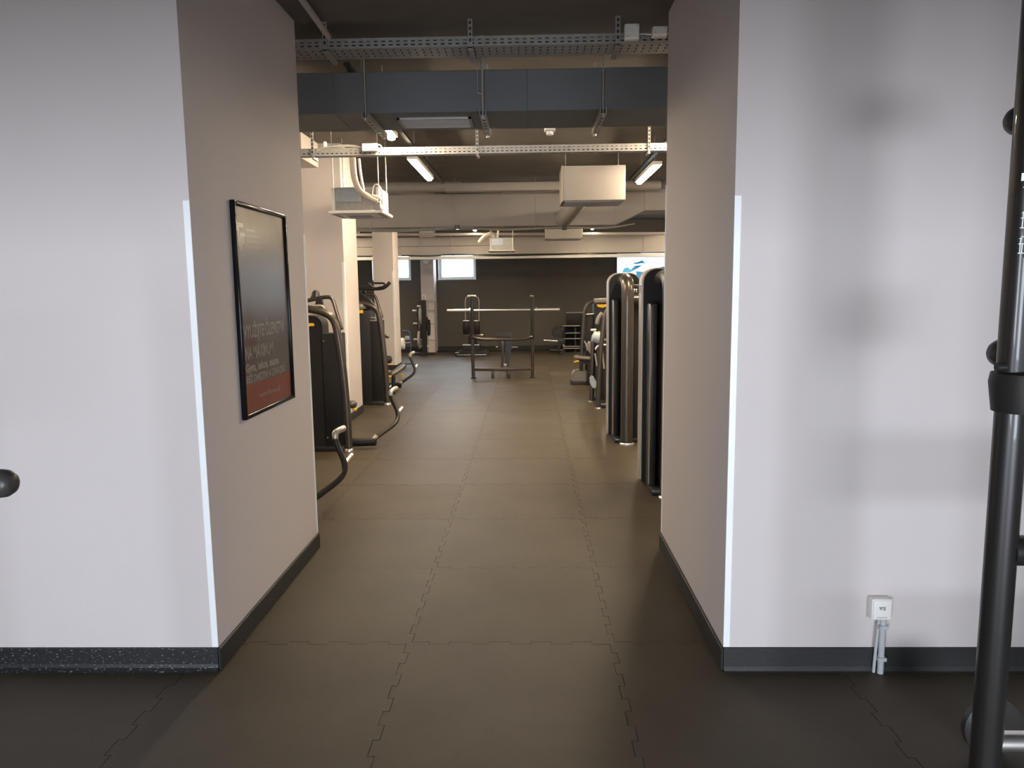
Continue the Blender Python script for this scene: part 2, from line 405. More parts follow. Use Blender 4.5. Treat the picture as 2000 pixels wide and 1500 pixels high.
# ------------------------------------------------------------------ ceiling services
def perf_tray(name, label, Y0, dep, z0, hgt, x0, x1, pitch, hangers, hz, hw=.03):
    t = thing(name, label, 'cable tray', ((x0+x1)/2, Y0, z0), 'cable trays under the ceiling')
    L = x1-x0
    b = B(); perforated(b, (x0, Y0, z0), (1, 0, 0), (0, 0, 1), L, hgt, pitch, pitch*.52, [(.22, .36), (.62, .76)]); solid(obj('side_wall', b, GALV, t))
    b = B(); perforated(b, (x0, Y0, z0), (1, 0, 0), (0, 1, 0), L, dep, pitch, pitch*.2, [(.18, .30), (.42, .56), (.70, .82)]); solid(obj('tray_bottom', b, GALV, t))
    b = B(); perforated(b, (x0, Y0+dep, z0), (1, 0, 0), (0, 0, 1), L, hgt, pitch, pitch*.52, [(.22, .36), (.62, .76)]); solid(obj('side_wall', b, GALV, t))
    b = B(); box(b, x0, x1, Y0-.004, Y0+.006, z0+hgt-.001, z0+hgt+.004); obj('rim', b, GALV, t)
    b = B(); yy = Y0+.03
    while yy < Y0+dep-.01: tube(b, [(x0+.05, yy, z0+.018), (x1-.05, yy, z0+.018)], .013, 0, 8); yy += .034
    tube(b, [(x0+.05, Y0+dep/2, z0+.034), (x1-.05, Y0+dep/2, z0+.034)], .012, 0, 8)
    obj('cables', b, BLACK, t, True)
    for hx in hangers:
        b = B(); box(b, hx-hw/2, hx+hw/2, Y0-.022, Y0-.008, z0-.02, ZC); 
        box(b, hx-hw/2, hx+hw/2, Y0-.022, Y0+dep+.02, z0-.03, z0-.012)
        h_ = obj('hanger', b, GALV, t)
        b = B()
        for k in range(int((ZC-z0)/.035)): box(b, hx-.006, hx+.006, Y0-.0235, Y0-.0215, z0+.02+k*.035, z0+.038+k*.035)
        obj('slot', b, BLACK, h_)['kind'] = 'stuff'
    return t
perf_tray('cable_tray', 'wide perforated steel cable tray nearest the camera, above the blue-grey duct', 5.0, .23, 3.135, .055, -3.0, 3.0, .0476, [P(918, 60, 4.98).x, P(1207, 60, 4.98).x, P(634, 80, 4.98).x], ZC)
perf_tray('cable_tray', 'narrow perforated steel tray below the duct, bright where the lamps light it', 7.0, .10, P(950, 299, 7.0).z, .06, -3.2, 3.2, .0432, [P(610, 290, 6.98).x, P(932, 290, 6.98).x, P(1268, 280, 6.98).x], ZC, .022)
# junction boxes
def jbox(px0, px1, py0, py1, Y, dep, label, m=WHITE):
    a, c = P(px0, py1, Y), P(px1, py0, Y); t = thing('junction_box', label, 'junction box', ((a.x+c.x)/2, Y, a.z))
    b = B(); box(b, a.x, c.x, Y-dep, Y-.012, a.z, c.z, .006); obj('housing', b, m, t)
    b = B(); box(b, a.x+.003, c.x-.003, Y-dep-.012, Y-dep+.002, a.z+.003, c.z-.003, .005); obj('lid', b, m, t)
    for s in (-1, 1): bolt(t, ((a.x+c.x)/2+s*((c.x-a.x)/2-.016), Y-dep-.011, (a.z+c.z)/2+s*((c.z-a.z)/2-.016)), .004, 'y', GREYLINE)
    return t
jbox(1218, 1247, 51, 82, 5.0, .05, 'square white junction box on the near cable tray, left of the smaller box')
jbox(1271, 1300, 58, 77, 5.0, .07, 'flat white junction box at the right end of the near cable tray')
b = B(); tube(b, [P(1246, 67, 4.96), P(1258, 66, 4.96), P(1272, 68, 4.96)], .004); tag(obj('cable', b, WHITE), 'short white cable between the two junction boxes on the near tray', 'cable')
jbox(710, 739, 282, 298, 6.97, .06, 'white junction box on the lit left part of the narrow cable tray')
b = B(); tube(b, [P(735, 284, 6.94), P(742, 282, 6.94), P(747, 290, 6.95), P(752, 299, 6.95)], .006, .03); tag(obj('cable', b, WHITE), 'white cable looping out of the box on the narrow tray', 'cable')
b = B(); tube(b, [P(618, 292, 6.99), P(640, 287, 7.02), P(665, 284, 7.03), P(690, 284, 7.03), P(706, 288, 6.99)], .008, .05); tube(b, [P(650, 287, 7.0), P(680, 286, 7.0), P(706, 289, 6.99)], .006, .05); tag(obj('cable_bundle', b, GREYLINE), 'grey cables lying on the left end of the narrow tray', 'cable')
b = B(); lathe(b, [(.014, 0), (.018, .01), (.018, .045), (.012, .055)], P(635, 289, 7.03)); tag(obj('cable_gland', b, WHITE, None, True), 'small white gland standing on the left end of the narrow tray', 'gland')
# pipe along the passage ceiling
a = PZ(590, 0, 3.10); c = PZ(645, 76, 3.10); b = B()
d_ = (c-a); tube(b, [a-d_*.8, a+d_*.93], .018); tag(obj('ceiling_pipe', b, DUCT, None, True), 'dim pipe running back along the passage ceiling at left', 'pipe')
# near duct
dx0, dx1, dy0, dy1, dz0, dz1 = -4.0, 4.0, 5.35, 5.93, 2.81, 3.085
t = thing('ventilation_duct', 'wide flat duct crossing above the passage end, its face dim and bluish', 'duct', (0, dy0, dz0))
b = B()
for k in range(6): box(b, dx0+k*1.333, dx0+(k+1)*1.333, dy0, dy1, dz0, dz1, .003, 1)
obj('duct_body', b, NDUCT, t)
g0, g1 = PZ(762, 229, dz0), PZ(918, 246, dz0)
b = B(); xx0, xx1 = P(775, 240, 5.5).x, P(920, 240, 5.5).x; yy0, yy1 = 5.50, 5.80
for q in ((xx0, xx1, yy0, yy0+.02), (xx0, xx1, yy1-.02, yy1), (xx0, xx0+.02, yy0, yy1), (xx1-.02, xx1, yy0, yy1)): box(b, *q, dz0-.014, dz0+.001)
gr = obj('grille_frame', b, GALV, t)
for k in range(12):
    y = yy0+.03+k*.0225; b = B(); prism(b, [(xx0+.02, y, dz0-.001), (xx0+.02, y+.004, dz0-.001), (xx0+.02, y+.012, dz0-.011), (xx0+.02, y+.008, dz0-.011)], (xx1-xx0-.04, 0, 0)); obj('louvre', b, GREYLINE, gr)
for k, px in enumerate((714, 943, 1178)):
    p = P(px, 216, dy0-.03); x = p.x
    s = thing('duct_hanger', ['threaded rod and slotted strut carrying the near duct at left', 'threaded rods and strut carrying the near duct at its middle', 'threaded rod and slotted strut carrying the near duct at right'][k], 'hanger', (x, dy0-.03, dz0-.04))
    b = B(); tube(b, [(x, dy0-.03, dz0-.045), (x, dy0-.03, ZC)], .005 if k != 1 else .008, 0, 8); obj('rod', b, GALV, s)
    b = B(); tube(b, [(x, dy1+.04, dz0-.045), (x, dy1+.04, ZC)], .005, 0, 8); obj('rod', b, GALV, s)
    b = B(); w_ = .021
    box(b, x-w_, x-w_+.003, dy0-.06, dy1+.08, dz0-.04, dz0-.001); box(b, x+w_-.003, x+w_, dy0-.06, dy1+.08, dz0-.04, dz0-.001)
    box(b, x-w_, x-w_/2, dy0-.06, dy1+.08, dz0-.042, dz0-.039); box(b, x+w_/2, x+w_, dy0-.06, dy1+.08, dz0-.042, dz0-.039)
    for q in range(9): box(b, x-w_/2, x+w_/2, dy0-.06+q*.09, dy0-.02+q*.09, dz0-.042, dz0-.039)
    obj('strut', b, GALV, s)
    b = B(); lathe(b, [(.012, 0), (.012, .01)], (x, dy0-.03, dz0-.055), 'z', 6); lathe(b, [(.012, 0), (.012, .01)], (x, dy1+.04, dz0-.055), 'z', 6); obj('nut', b, GALV, s)
    if k == 1:
        b = B(); tube(b, [(x-.035, dy0-.02, dz0+.12), (x-.035, dy0-.02, ZC)], .004, 0, 8); tube(b, [(x-.035, dy0-.02, dz0+.12), (x, dy0-.02, dz0+.11)], .005, 0, 8); obj('tie', b, GALV, s)
# smoke detector under the ceiling just beyond the duct
p = P(1074, 249, 6.35)
t = thing('smoke_detector', 'small white detector hanging just behind the near duct', 'detector', p)
b = B(); box(b, p.x-.045, p.x+.045, 6.31, 6.40, p.z-.03, p.z+.0, .006); obj('housing', b, WHITE, t)
b = B(); lathe(b, [(.02, -.062), (.03, -.058), (.03, -.045), (.022, -.03)], p, 'z', 16); obj('sensor_head', b, WHITE, t, True)
b = B(); tube(b, [(p.x, 6.35, p.z), (p.x, 6.35, ZC)], .008, 0, 8); obj('stem', b, GREYLINE, t)

# batten lamps
def diffuser(k):
    diff = bpy.data.materials.new('lamp_diffuser'); diff.use_nodes = True; nt = diff.node_tree; nt.nodes.clear()
    em = nt.nodes.new('ShaderNodeEmission'); em.inputs[0].default_value = (*LAMPCOL, 1); em.inputs[1].default_value = LAMP*k; om = nt.nodes.new('ShaderNodeOutputMaterial'); nt.links.new(em.outputs[0], om.inputs[0])
    return diff
DIFF = {k: diffuser(k) for k in (1, .2, .18)}
def lamp(x, y0, y1, z, label, k=1):
    diff = DIFF[k]
    t = thing('ceiling_lamp', label, 'lamp', (x, (y0+y1)/2, z+.05), 'batten lamps')
    b = B(); box(b, x-.055, x+.055, y0, y1, z+.018, z+.06, .004, 1); obj('housing', b, WHITE, t)
    b = B(); tube(b, [(x, y0+.02, z+.006), (x, y1-.02, z+.006)], .034, 0, 14, cap=.6, sx=.5); obj('diffuser', b, diff, t, True)
    b = B()
    for yy in (y0+.2, y1-.2): tube(b, [(x, yy, z+.05), (x, yy, ZC)], .004, 0, 8)
    obj('suspension', b, GREYLINE, t)
XA, XB = -1.215, 1.45; ZL = 2.93
lamp(XA, 5.52, 6.90, ZL, 'warm batten lamp just beyond the near duct, mostly hidden above it')
lamp(XA, 8.05, 9.45, ZL, 'long warm batten lamp at left centre, above the left ceiling air unit')
lamp(XB, 8.65, 10.05, ZL, 'long warm batten lamp at right, beside the hanging box')
lamp(XB, 5.6, 7.0, ZL, 'warm batten lamp right of the narrow tray, hidden by the passage wall')
lamp(XA, 15.95, 17.35, 2.90, 'distant warm batten lamp at left of the far ceiling air unit', .2)
lamp(XB, 15.95, 17.35, 2.90, 'distant warm batten lamp right of the far hanging box', .2)
lamp(XA, 13.1, 14.5, ZL, 'added lamp continuing the left row, unseen behind the big beige duct')  # unseen pair added to brighten the second pillar
lamp(XB, 13.1, 14.5, ZL, 'added lamp continuing the right row, unseen behind the big beige duct')
for x, y in ((XA, -2.3), (XB, -2.3)): lamp(x, y, y+1.4, 2.93, 'added lamp, unseen behind the camera, warming the lower front walls, the '+('left' if x < 0 else 'right')+' one', .18)  # front-room lamps added only to warm the lower walls
for x in (-4.9, 4.1):  # unseen side rows, added for general room light
    for y in (6.0, 11.0, 16.0): lamp(x, y, y+1.4, 2.93, {6.0: 'nearest', 11.0: 'middle', 16.0: 'farthest'}[y]+' warm batten lamp in the '+('left' if x < 0 else 'right')+' side bay of the gym, unseen, added for room light')
b = B(); box(b, XA-.02, XA+.02, 5.24, 10.9, 3.09, 3.12); s_ = obj('lighting_rail', b, BLACK); tag(s_, 'dark rail carrying the left row of batten lamps', 'rail')
b = B(); box(b, XB-.02, XB+.02, 5.24, 10.9, 3.09, 3.12); s_ = obj('lighting_rail', b, BLACK); tag(s_, 'dark rail carrying the right row of batten lamps', 'rail')
for xx in (XA, XB):
    for yy in (5.3, 7.5, 10.3):
        pass

# added unseen blocker, shaped like a duct, shading the upper front walls
b = B(); box(b, -7.0, 5.6, -.6, -.1, 1.70, 2.3, .004, 1); tag(obj('ventilation_duct', b, DUCT), 'added unseen blocker behind the camera, shading the upper front walls', 'duct')
# far crossing duct, pipe in front of it, right-hand sloped branch
Yd = 12.0
t = thing('ventilation_duct', 'big beige duct crossing the middle of the gym, rising at its right end', 'duct', (0, Yd, 2.5))
zt, zb = P(900, 379, Yd).z, P(900, 443, Yd).z
xr0, xr1, xr2 = P(1200, 440, Yd).x, P(1258, 412, Yd).x, 4.2
b = B(); seg_x = [-6.8, -4.6, -2.5, -.4, xr0]
for i in range(4): box(b, seg_x[i]+.001, seg_x[i+1]-.001, Yd, Yd+.7, zb, zt, .004, 1)
obj('duct_body', b, DUCT, t)
zr = P(1280, 411, Yd).z
b = B(); prism(b, [(xr0, Yd, zb), (xr1, Yd-.02, zr), (xr1, Yd-.02, zt+.04), (xr0, Yd, zt)], (0, .7, 0), .003); obj('sloped_transition', b, DUCT, t)
b = B(); box(b, xr1+.001, xr2, Yd-.02, Yd+.68, zr, zt+.04, .004, 1); obj('end_section', b, DUCT, t)
b = B()
for x in seg_x[1:4]: box(b, x-.012, x+.012, Yd-.012, Yd+.712, zb-.012, zt+.012)
obj('joint_flange', b, DUCT, t)
b = B(); tube(b, [P(600, 367, 11.5), P(900, 364, 11.5)], .075, 0, 18); box(b, P(868, 364, 11.5).x, P(1108, 364, 11.5).x, 11.42, 11.58, P(1000, 374, 11.5).z, P(1000, 356, 11.5).z, .03); tube(b, [P(1000, 364, 11.5), P(1290, 362, 11.5)], .07, 0, 18)
tag(obj('ceiling_pipe', b, DUCT, None, True), 'fat pipe running across just above the big beige duct', 'pipe')
b = B()
for x, w_ in ((P(888, 375, 11.85).x, 'left'), (P(1045, 375, 11.85).x, 'right')):
    b = B(); tube(b, [(x, 11.9, zb-.06), (x, 11.9, ZC)], .005, 0, 8); tag(obj('hanger_rod', b, GALV), 'thin steel rod hanging in front of the big beige duct, the '+w_+' one', 'rod')
pass
# sagging cables tied under the big duct
for k, dz in enumerate((0, .03, .055)):
    b = B(); pts = [P(690, 447+k*2, 11.88), P(760, 449+k*2, 11.88), P(850, 446+k*2, 11.88), P(893, 443, 11.88), P(960, 448+k, 11.88), P(1040, 446+k, 11.88), P(1102, 443, 11.88), P(1180, 446+k, 11.9), P(1240, 437, 11.9)]
    tube(b, pts, .009, .4, 8); tag(obj('cable', b, GREYLINE, None, True), ['uppermost', 'middle', 'lowest'][k]+' of the grey cables sagging under the big beige duct', 'cable', 'cables under the big duct')
b = B(); box(b, P(889, 443, 11.87).x, P(897, 443, 11.87).x, 11.83, 11.93, P(893, 448, 11.87).z, P(893, 440, 11.87).z, .006); tag(obj('cable_clamp', b, BLACK), 'dark clamp holding cables under the big duct at left centre', 'clamp')
b = B(); box(b, P(1098, 443, 11.87).x, P(1107, 443, 11.87).x, 11.83, 11.93, P(1102, 449, 11.87).z, P(1102, 439, 11.87).z, .006); tag(obj('cable_clamp', b, BLACK), 'dark clamp holding cables under the big duct, above the far hanging box', 'clamp')

# hanging plenum boxes
def plenum(Y, px0, px1, py0, py1, dep, label, elbow=True):
    a, c = P(px0, py1, Y), P(px1, py0, Y)
    t = thing('plenum_box', label, 'vent box', ((a.x+c.x)/2, Y, a.z))
    b = B(); box(b, a.x, c.x, Y, Y+dep, a.z, c.z, .006); obj('box_body', b, DUCT, t)
    b = B(); box(b, a.x-.012, a.x+.002, Y-.008, Y+dep, a.z-.01, c.z+.004); obj('edge_flange', b, SILVER, t)
    b = B(); box(b, a.x+.02, c.x-.02, Y+.02, Y+dep-.02, a.z-.01, a.z+.001); g = obj('grille', b, GREYLINE, t)
    for k in range(8):
        b = B(); yy = Y+.05+k*(dep-.1)/8; box(b, a.x+.03, c.x-.03, yy, yy+.012, a.z-.018, a.z-.008); obj('louvre', b, GREYLINE, g)
    if elbow:
        x = a.x+.24; zc = (a.z+c.z)/2
        b = B(); tube(b, [(x, Y+dep-.02, zc-.08), (x, Y+dep+.35, zc-.1), (x-.1, 11.985, zc-.16)], .13, .25, 20); obj('round_branch', b, DUCT, t, True)
    for x in (a.x+.05, c.x-.05):
        b = B(); tube(b, [(x, Y+dep/2, c.z-.01), (x, Y+dep/2, ZC)], .005, 0, 8); obj('rod', b, GALV, t)
plenum(9.1, 1099, 1222, 322, 392, .62, 'large beige hanging vent box at right, beside the long lamp')
plenum(16.3, 1066, 1138, 440, 466, .6, 'smaller-looking far vent box below the big duct', False)

# ceiling cassette air units
def cassette(Yf, x0, x1, dep, z0, z1, label, side):
    cx = (x0+x1)/2; t = thing('ceiling_air_unit', label, 'air conditioner', (cx, Yf, z0), 'cassette air units')
    m_ = .04; b = B(); box(b, x0, x1, Yf, Yf+dep, z0, z0+.035, .012); obj('fascia', b, WHITE, t)
    b = B()
    box(b, x0+.10, x1-.10, Yf+.035, Yf+.075, z0-.004, z0+.004, .003); box(b, x0+.10, x1-.10, Yf+dep-.075, Yf+dep-.035, z0-.004, z0+.004, .003)
    box(b, x1-.075, x1-.035, Yf+.10, Yf+dep-.10, z0-.004, z0+.004, .003); box(b, x0+.035, x0+.075, Yf+.10, Yf+dep-.10, z0-.004, z0+.004, .003)
    obj('air_slot', b, GREYLINE, t)
    b = B(); box(b, x0+.14, x1-.14, Yf+.14, Yf+dep-.14, z0-.006, z0+.003, .006); g = obj('intake_grille', b, WHITE, t)
    for k in range(6):
        b = B(); yy = Yf+.16+k*.045; box(b, x0+.16, x1-.16, yy, yy+.01, z0-.010, z0-.005); obj('louvre', b, GREYLINE, g)
    b = B(); box(b, x0+m_, x1-m_, Yf+m_, Yf+dep-m_, z0+.035, z1, .006); obj('casing', b, GALV, t)
    b = B(); box(b, x0+m_+.05, x1-m_-.20, Yf+m_-.02, Yf+m_+.002, z0+.12, z1-.01, .004)
    sp = obj('side_panel', b, ACBLUE, t)
    for k in range(3):
        b = B(); box(b, x0+m_+.11, x1-m_-.26, Yf+m_-.025, Yf+m_-.019, z0+.17+k*.05, z0+.176+k*.05); obj('rib', b, ACBLUE, sp)
    for sx in (x0+m_-.0, x1-m_-.03):
        b = B(); box(b, sx, sx+.035, Yf+m_-.012, Yf+m_+.01, z0+.035, z1, .004); obj('corner_post', b, WHITE, t)
    for sx in (x0+m_+.01, x1-m_-.01):
        for yy in (Yf+.08, Yf+dep-.08):
            b = B(); tube(b, [(sx, yy, z1-.08), (sx, yy, ZC)], .006, 0, 8); obj('hanging_rod', b, GALV, t)
    return t
c0 = P(640, 417, 8.15); c1 = P(747, 414, 8.15)
u = cassette(8.15, c0.x, c1.x, .62, c1.z-.01, P(700, 366, 8.2).z, 'hanging cassette air unit at left with pipes looping down into it', 1)
for k, (off, r) in enumerate(((0, .030), (.05, .022), (-.035, .016))):
    b = B(); q = [(688+off*60, 308), (690+off*60, 345), (700+off*40, 372), (722, 385+off*40), (738, 390+off*60)]
    tube(b, [P(x, y, 8.12-abs(off)) for x, y in q][0:5], r, .12, 12); obj('insulated_pipe', b, FOIL, u, True)
b = B(); tube(b, [P(701, 310, 8.14), P(704, 340, 8.14), P(710, 372, 8.14)], .016, .1, 10); obj('drain_hose', b, WHITE, u, True)
b = B(); tube(b, [P(728, 385, 8.1), P(743, 388, 8.1)], .028, 0, 12, cap=.5); obj('pipe_connector', b, WHITE, u, True)
b = B(); tube(b, [P(727, 380, 8.12), P(728, 365, 8.12), P(735, 358, 8.12), P(745, 368, 8.12), P(747, 400, 8.12)], .008, .05, 8); obj('cable', b, WHITE, u, True)
b = B(); tube(b, [P(729, 392, 8.1), P(738, 398, 8.1), P(748, 411, 8.1)], .010, .05, 8); obj('cable', b, WHITE, u, True)
b = B(); a_ = P(740, 405, 8.12); box(b, a_.x-.04, a_.x+.02, 8.09, 8.14, a_.z-.03, a_.z+.05, .004); obj('terminal_box', b, GREYLINE, u)
c0 = P(953, 491, 16.0); c1 = P(1006, 490, 16.0)
u = cassette(16.0, c0.x, c1.x, .6, c0.z, P(980, 464, 16).z, 'far cassette air unit hanging beside the brightest lamp', 1)
b = B(); tube(b, [P(936, 474, 16.3), P(945, 462, 16.3), P(958, 456, 16.3), P(966, 460, 16.3), P(968, 472, 16.1)], .045, .3, 10); obj('insulated_pipe', b, FOIL, u, True)
b = B(); tube(b, [P(973, 450, 16.1), P(972, 466, 16.1)], .02, 0, 10); obj('drain_hose', b, WHITE, u, True)

# last ducts in front of the far wall
Yl = 17.7
t = thing('ventilation_duct', 'long beige duct in two tiers just in front of the far wall', 'duct', (0, Yl, 2.38))
za, zm, zb2 = P(900, 462, Yl).z, P(850, 481, Yl).z, P(900, 497, Yl).z; xm = P(1000, 480, Yl).x
b = B(); box(b, -6.9, xm, Yl+.02, Yl+.6, zm+.004, za, .004, 1); obj('upper_duct', b, DUCT, t)
b = B(); box(b, -6.9, xm, Yl, Yl+.6, zb2, zm-.004, .004, 1); obj('lower_duct', b, DUCT, t)
b = B(); box(b, xm+.002, 5.6, Yl, Yl+.6, zb2, za, .004, 1); obj('right_duct', b, DUCT, t)
b = B()
for px in (820, 880, 1131, 1257): x = P(px, 480, Yl).x; box(b, x-.008, x+.008, Yl-.012, Yl+.61, zb2-.012, za+.01)
obj('joint_flange', b, DUCT, t)
b = B(); tube(b, [P(640, 459, 17.4), P(1300, 456, 17.4)], .035, 0, 12); tag(obj('ceiling_pipe', b, DUCT, None, True), 'thin bright pipe along the top of the far duct', 'pipe')
b = B(); a_ = P(784, 506, 17.5); c_ = P(1200, 500, 17.5); box(b, -4.0, 5.0, 17.45, 17.65, P(900, 506, 17.45).z, P(900, 500, 17.45).z, .004, 1); tag(obj('cable_trunking', b, WHITE), 'pale cable trunking below the far duct, above the windows', 'trunking')
b = B(); tube(b, [P(784, 499, 17.42), P(840, 501, 17.42), P(882, 496, 17.42), P(960, 500, 17.42), P(1004, 499, 17.42), P(1060, 498, 17.42), P(1130, 496, 17.42), P(1250, 494, 17.42)], .012, .3, 8); tag(obj('cable', b, BLACK, None, True), 'dark cable running along the bottom edge of the far duct', 'cable')
# cross branch at upper left, seen between the two pillars
b = B(); box(b, -5.2, -4.9, 13.0, 17.6, 2.55, 2.75, .004, 1); tag(obj('ventilation_duct', b, DUCT), 'narrow duct running front to back between the left pillars', 'duct')
p = P(699, 452, 14.0); b = B(); lathe(b, [(.01, .04), (.045, .03), (.05, 0), (.03, -.03), (.008, -.04)], p); tube(b, [p, (p.x, p.y, ZC)], .008, 0, 6); tag(obj('round_lamp', b, WHITE, None, True), 'tiny white round fixture between the left pillars', 'fixture')
p = P(832, 510, 18.93); b = B(); lathe(b, [(.085, .0), (.085, -.02), (.07, -.035), (.02, -.04)], p, 'y', 24); tag(obj('round_wall_fixture', b, WHITE, None, True), 'round white fixture on the slim far pillar', 'fixture')

# backlit graphic on the far wall at right
gm = bpy.data.materials.new('backlit_print'); gm.use_nodes = True; nt = gm.node_tree; nt.nodes.clear()
em = nt.nodes.new('ShaderNodeEmission'); om = nt.nodes.new('ShaderNodeOutputMaterial'); nt.links.new(em.outputs[0], om.inputs[0]); em.inputs[1].default_value = 1.9; em.inputs[0].default_value = (.86, .95, 1, 1)
gb_ = bpy.data.materials.new('backlit_blue_print'); gb_.use_nodes = True; nt = gb_.node_tree; nt.nodes.clear()
e2 = nt.nodes.new('ShaderNodeEmission'); o2 = nt.nodes.new('ShaderNodeOutputMaterial'); nt.links.new(e2.outputs[0], o2.inputs[0]); e2.inputs[1].default_value = 1.0
tc = nt.nodes.new('ShaderNodeTexCoord'); nz = nt.nodes.new('ShaderNodeTexNoise'); nz.inputs['Scale'].default_value = 3; cr = nt.nodes.new('ShaderNodeValToRGB')
cr.color_ramp.elements[0].color = (.03, .20, .42, 1); cr.color_ramp.elements[1].color = (.20, .62, .85, 1); cr.color_ramp.elements[0].position = .35; cr.color_ramp.elements[1].position = .65
nt.links.new(tc.outputs['Object'], nz.inputs[0]); nt.links.new(nz.outputs['Fac'], cr.inputs[0]); nt.links.new(cr.outputs[0], e2.inputs[0])
gx0 = P(1204, 510, YW).x; t = thing('light_box', 'bright white backlit wall panel with blue wave shapes, behind the right towers', 'light box', (gx0+1.4, YW, 1.2))
b = B(); box(b, gx0, gx0+2.9, YW-.06, YW-.001, 1.15, 2.62, .004, 1); obj('casing', b, GREYLINE, t)
b = B(); box(b, gx0+.01, gx0+2.89, YW-.064, YW-.058, 1.16, 2.61); obj('printed_face', b, gm, t)
wv = [[(1215, 532), (1219, 524), (1226, 522), (1232, 527), (1240, 519), (1255, 518), (1245, 524), (1231, 532)], [(1234, 514), (1246, 512), (1255, 508), (1259, 513), (1264, 515), (1252, 514), (1243, 516)]]
for q in wv:
    b = B(); prism(b, [P(x, y, YW-.066) for x, y in q], (0, .002, 0)); obj('blue_wave', b, gb_, t)
b = B(); prism(b, [(gx0+1.2+.9*math.cos(a*math.pi/12)*(1+.12*math.sin(3*a)), YW-.066, 1.75+.30*math.sin(a*math.pi/12)*(1+.2*math.cos(2*a))) for a in range(24)], (0, .002, 0)); obj('blue_wave', b, gb_, t)

# ------------------------------------------------------------------ weight machines, left row
def sh(p, d): return Vector(p)+Vector(d)
def left_machine(d, label, arm_d=None, body='leg', grp='selectorised machines in the left row'):
    d = Vector(d); ad = d if arm_d is None else Vector(arm_d)
    t = thing('weight_machine', label, 'gym machine', Vector((-2.1, 7.5, 0))+d, grp)
    Y = 7.30
    q = lambda px, py, yy=Y: P(px, py, yy)+d
    # stack tower: rounded upper column and lower side shroud
    xa = -2.02
    b = B(); prism(b, [(x-2.24+d.x, 7.32+d.y, .69+z) for x, z in rrect(.40, 1.32, .10, 6, True)], (0, .26, 0), .01); obj('tower_cover', b, BLK2, t, True)
    b = B(); box(b, xa-.02+d.x, xa+.155+d.x, 7.30+d.y, 7.54+d.y, .03, P(640, 652, 7.3).z, .008); pn = obj('side_shroud', b, BLK2, t, True)
    b = B(); box(b, -2.44+d.x, xa+.17+d.x, 7.27+d.y, 7.60+d.y, 0, .05, .008); obj('base_plate', b, BLACK, t, True)
    bolt(pn, q(632, 666, 7.297)); bolt(pn, q(640, 855, 7.297))
    # front frame tube sweeping from the floor up and into the tower
    b = B(); tube(b, [q(682, 874), q(677, 790), q(669, 710), q(660, 652), q(652, 622), q(632, 609), q(600, 603)], .037, .16, 16); fr = obj('frame_tube', b, BRONZE, t, True)
    f0 = q(682, 878); b = B(); lathe(b, [(.05, 0), (.05, .012), (.042, .03)], (f0.x, f0.y, 0)); obj('foot_ring', b, CHROME, t, True)
    for py in (673, 726):
        b = B(); w0 = q(651, py, 7.33); w1 = q(671, py+2, 7.33); tube(b, [w0, w1], .014, 0, 10); obj('bracket', b, BLACK, t, True)
    # upper handle tube and selector knob
    b = B(); tube(b, [q(596, 588, 7.55), q(640, 579, 7.55), q(650, 583, 7.55), q(658, 612, 7.5), q(667, 642, 7.45)], .020, .08, 12, cap=.6); obj('upper_handle', b, BRONZE, t, True)
    kp = q(617, 578, 7.6); b = B(); lathe(b, [(.045, -.03), (.06, -.02), (.045, 0), (.035, .04), (.02, .055)], kp, 'z', 16); obj('adjuster_knob', b, BLACK, t, True)
    b = B(); tube(b, [q(604, 604, 7.45), q(608, 598, 7.45), q(630, 597, 7.45), q(633, 604, 7.45)], .014, .05, 10); obj('pulley_guard', b, SILVER, t, True)
    b = B(); prism(b, [q(618, 582, 7.5), q(627, 582, 7.5), q(632, 606, 7.5), q(612, 606, 7.5)], (0, .06, 0), .006); obj('cam_housing', b, BLACK, t, True)
    # yellow decal
    b = B(); prism(b, [q(600, 631, 7.312), q(612, 631, 7.312), q(614, 634, 7.312), q(613, 637, 7.312), q(605, 637, 7.312), q(603, 639, 7.312), q(600, 638, 7.312)], (0, .006, 0)); obj('yellow_label', b, YELLOW, t)
    # seat on its post with a yellow pin
    sx = P(650, 790, 7.8).x+d.x; s0 = q(645, 792, 7.8); s1 = q(690, 790, 7.8)
    b = B(); tube(b, [sh(s0, (-.15, .0, 0)), s1], .055, 0, 16, cap=.7, sx=.75, sy=1.6); obj('seat', b, PAD, t, True)
    b = B(); tube(b, [(s0.x+.05, 7.8+d.y, .02), (s0.x+.05, 7.8+d.y, s0.z-.03)], .03, 0, 12); obj('seat_post', b, BLACK, t, True)
    yp = q(693, 800, 7.75); b = B(); box(b, yp.x-.025, yp.x+.02, yp.y-.015, yp.y+.015, yp.z-.012, yp.z+.012, .005); obj('yellow_lever', b, YELLOW, t)
    b = B(); box(b, s0.x-.25, s0.x+.14, 7.70+d.y, 7.9+d.y, 0, .07, .01); obj('seat_base', b, BLACK, t, True)
    # low cross beam with curved foot arm
    r = lambda px, py, yy: P(px, py, yy)+ad
    b = B(); e0 = r(733, 862, 7.42); e1 = r(640, 866, 7.42); tube(b, [e1, e0], .045, 0, 14, cap=.3); obj('low_beam', b, BLK2, t, True)
    if ad != d:
        b = B(); tube(b, [Vector((e1.x+.1, e1.y, .06)), Vector((e1.x, 7.5+d.y, .06))], .035, .05, 10); obj('link_beam', b, BLACK, t, True)
    b = B(); tube(b, [r(731, 857, 7.42), r(774, 826, 7.62), r(779, 808, 7.68), r(763, 775, 7.72), r(763, 763, 7.73), r(775, 758, 7.80)], .023, .09, 14); ar = obj('foot_arm', b, BLACK, t, True)
    b = B(); tube(b, [r(763.5, 772, 7.722), r(763, 763, 7.73), r(775, 758, 7.80)], .0245, .06, 14, cap=.4); obj('arm_grip', b, SILVER, ar, True)
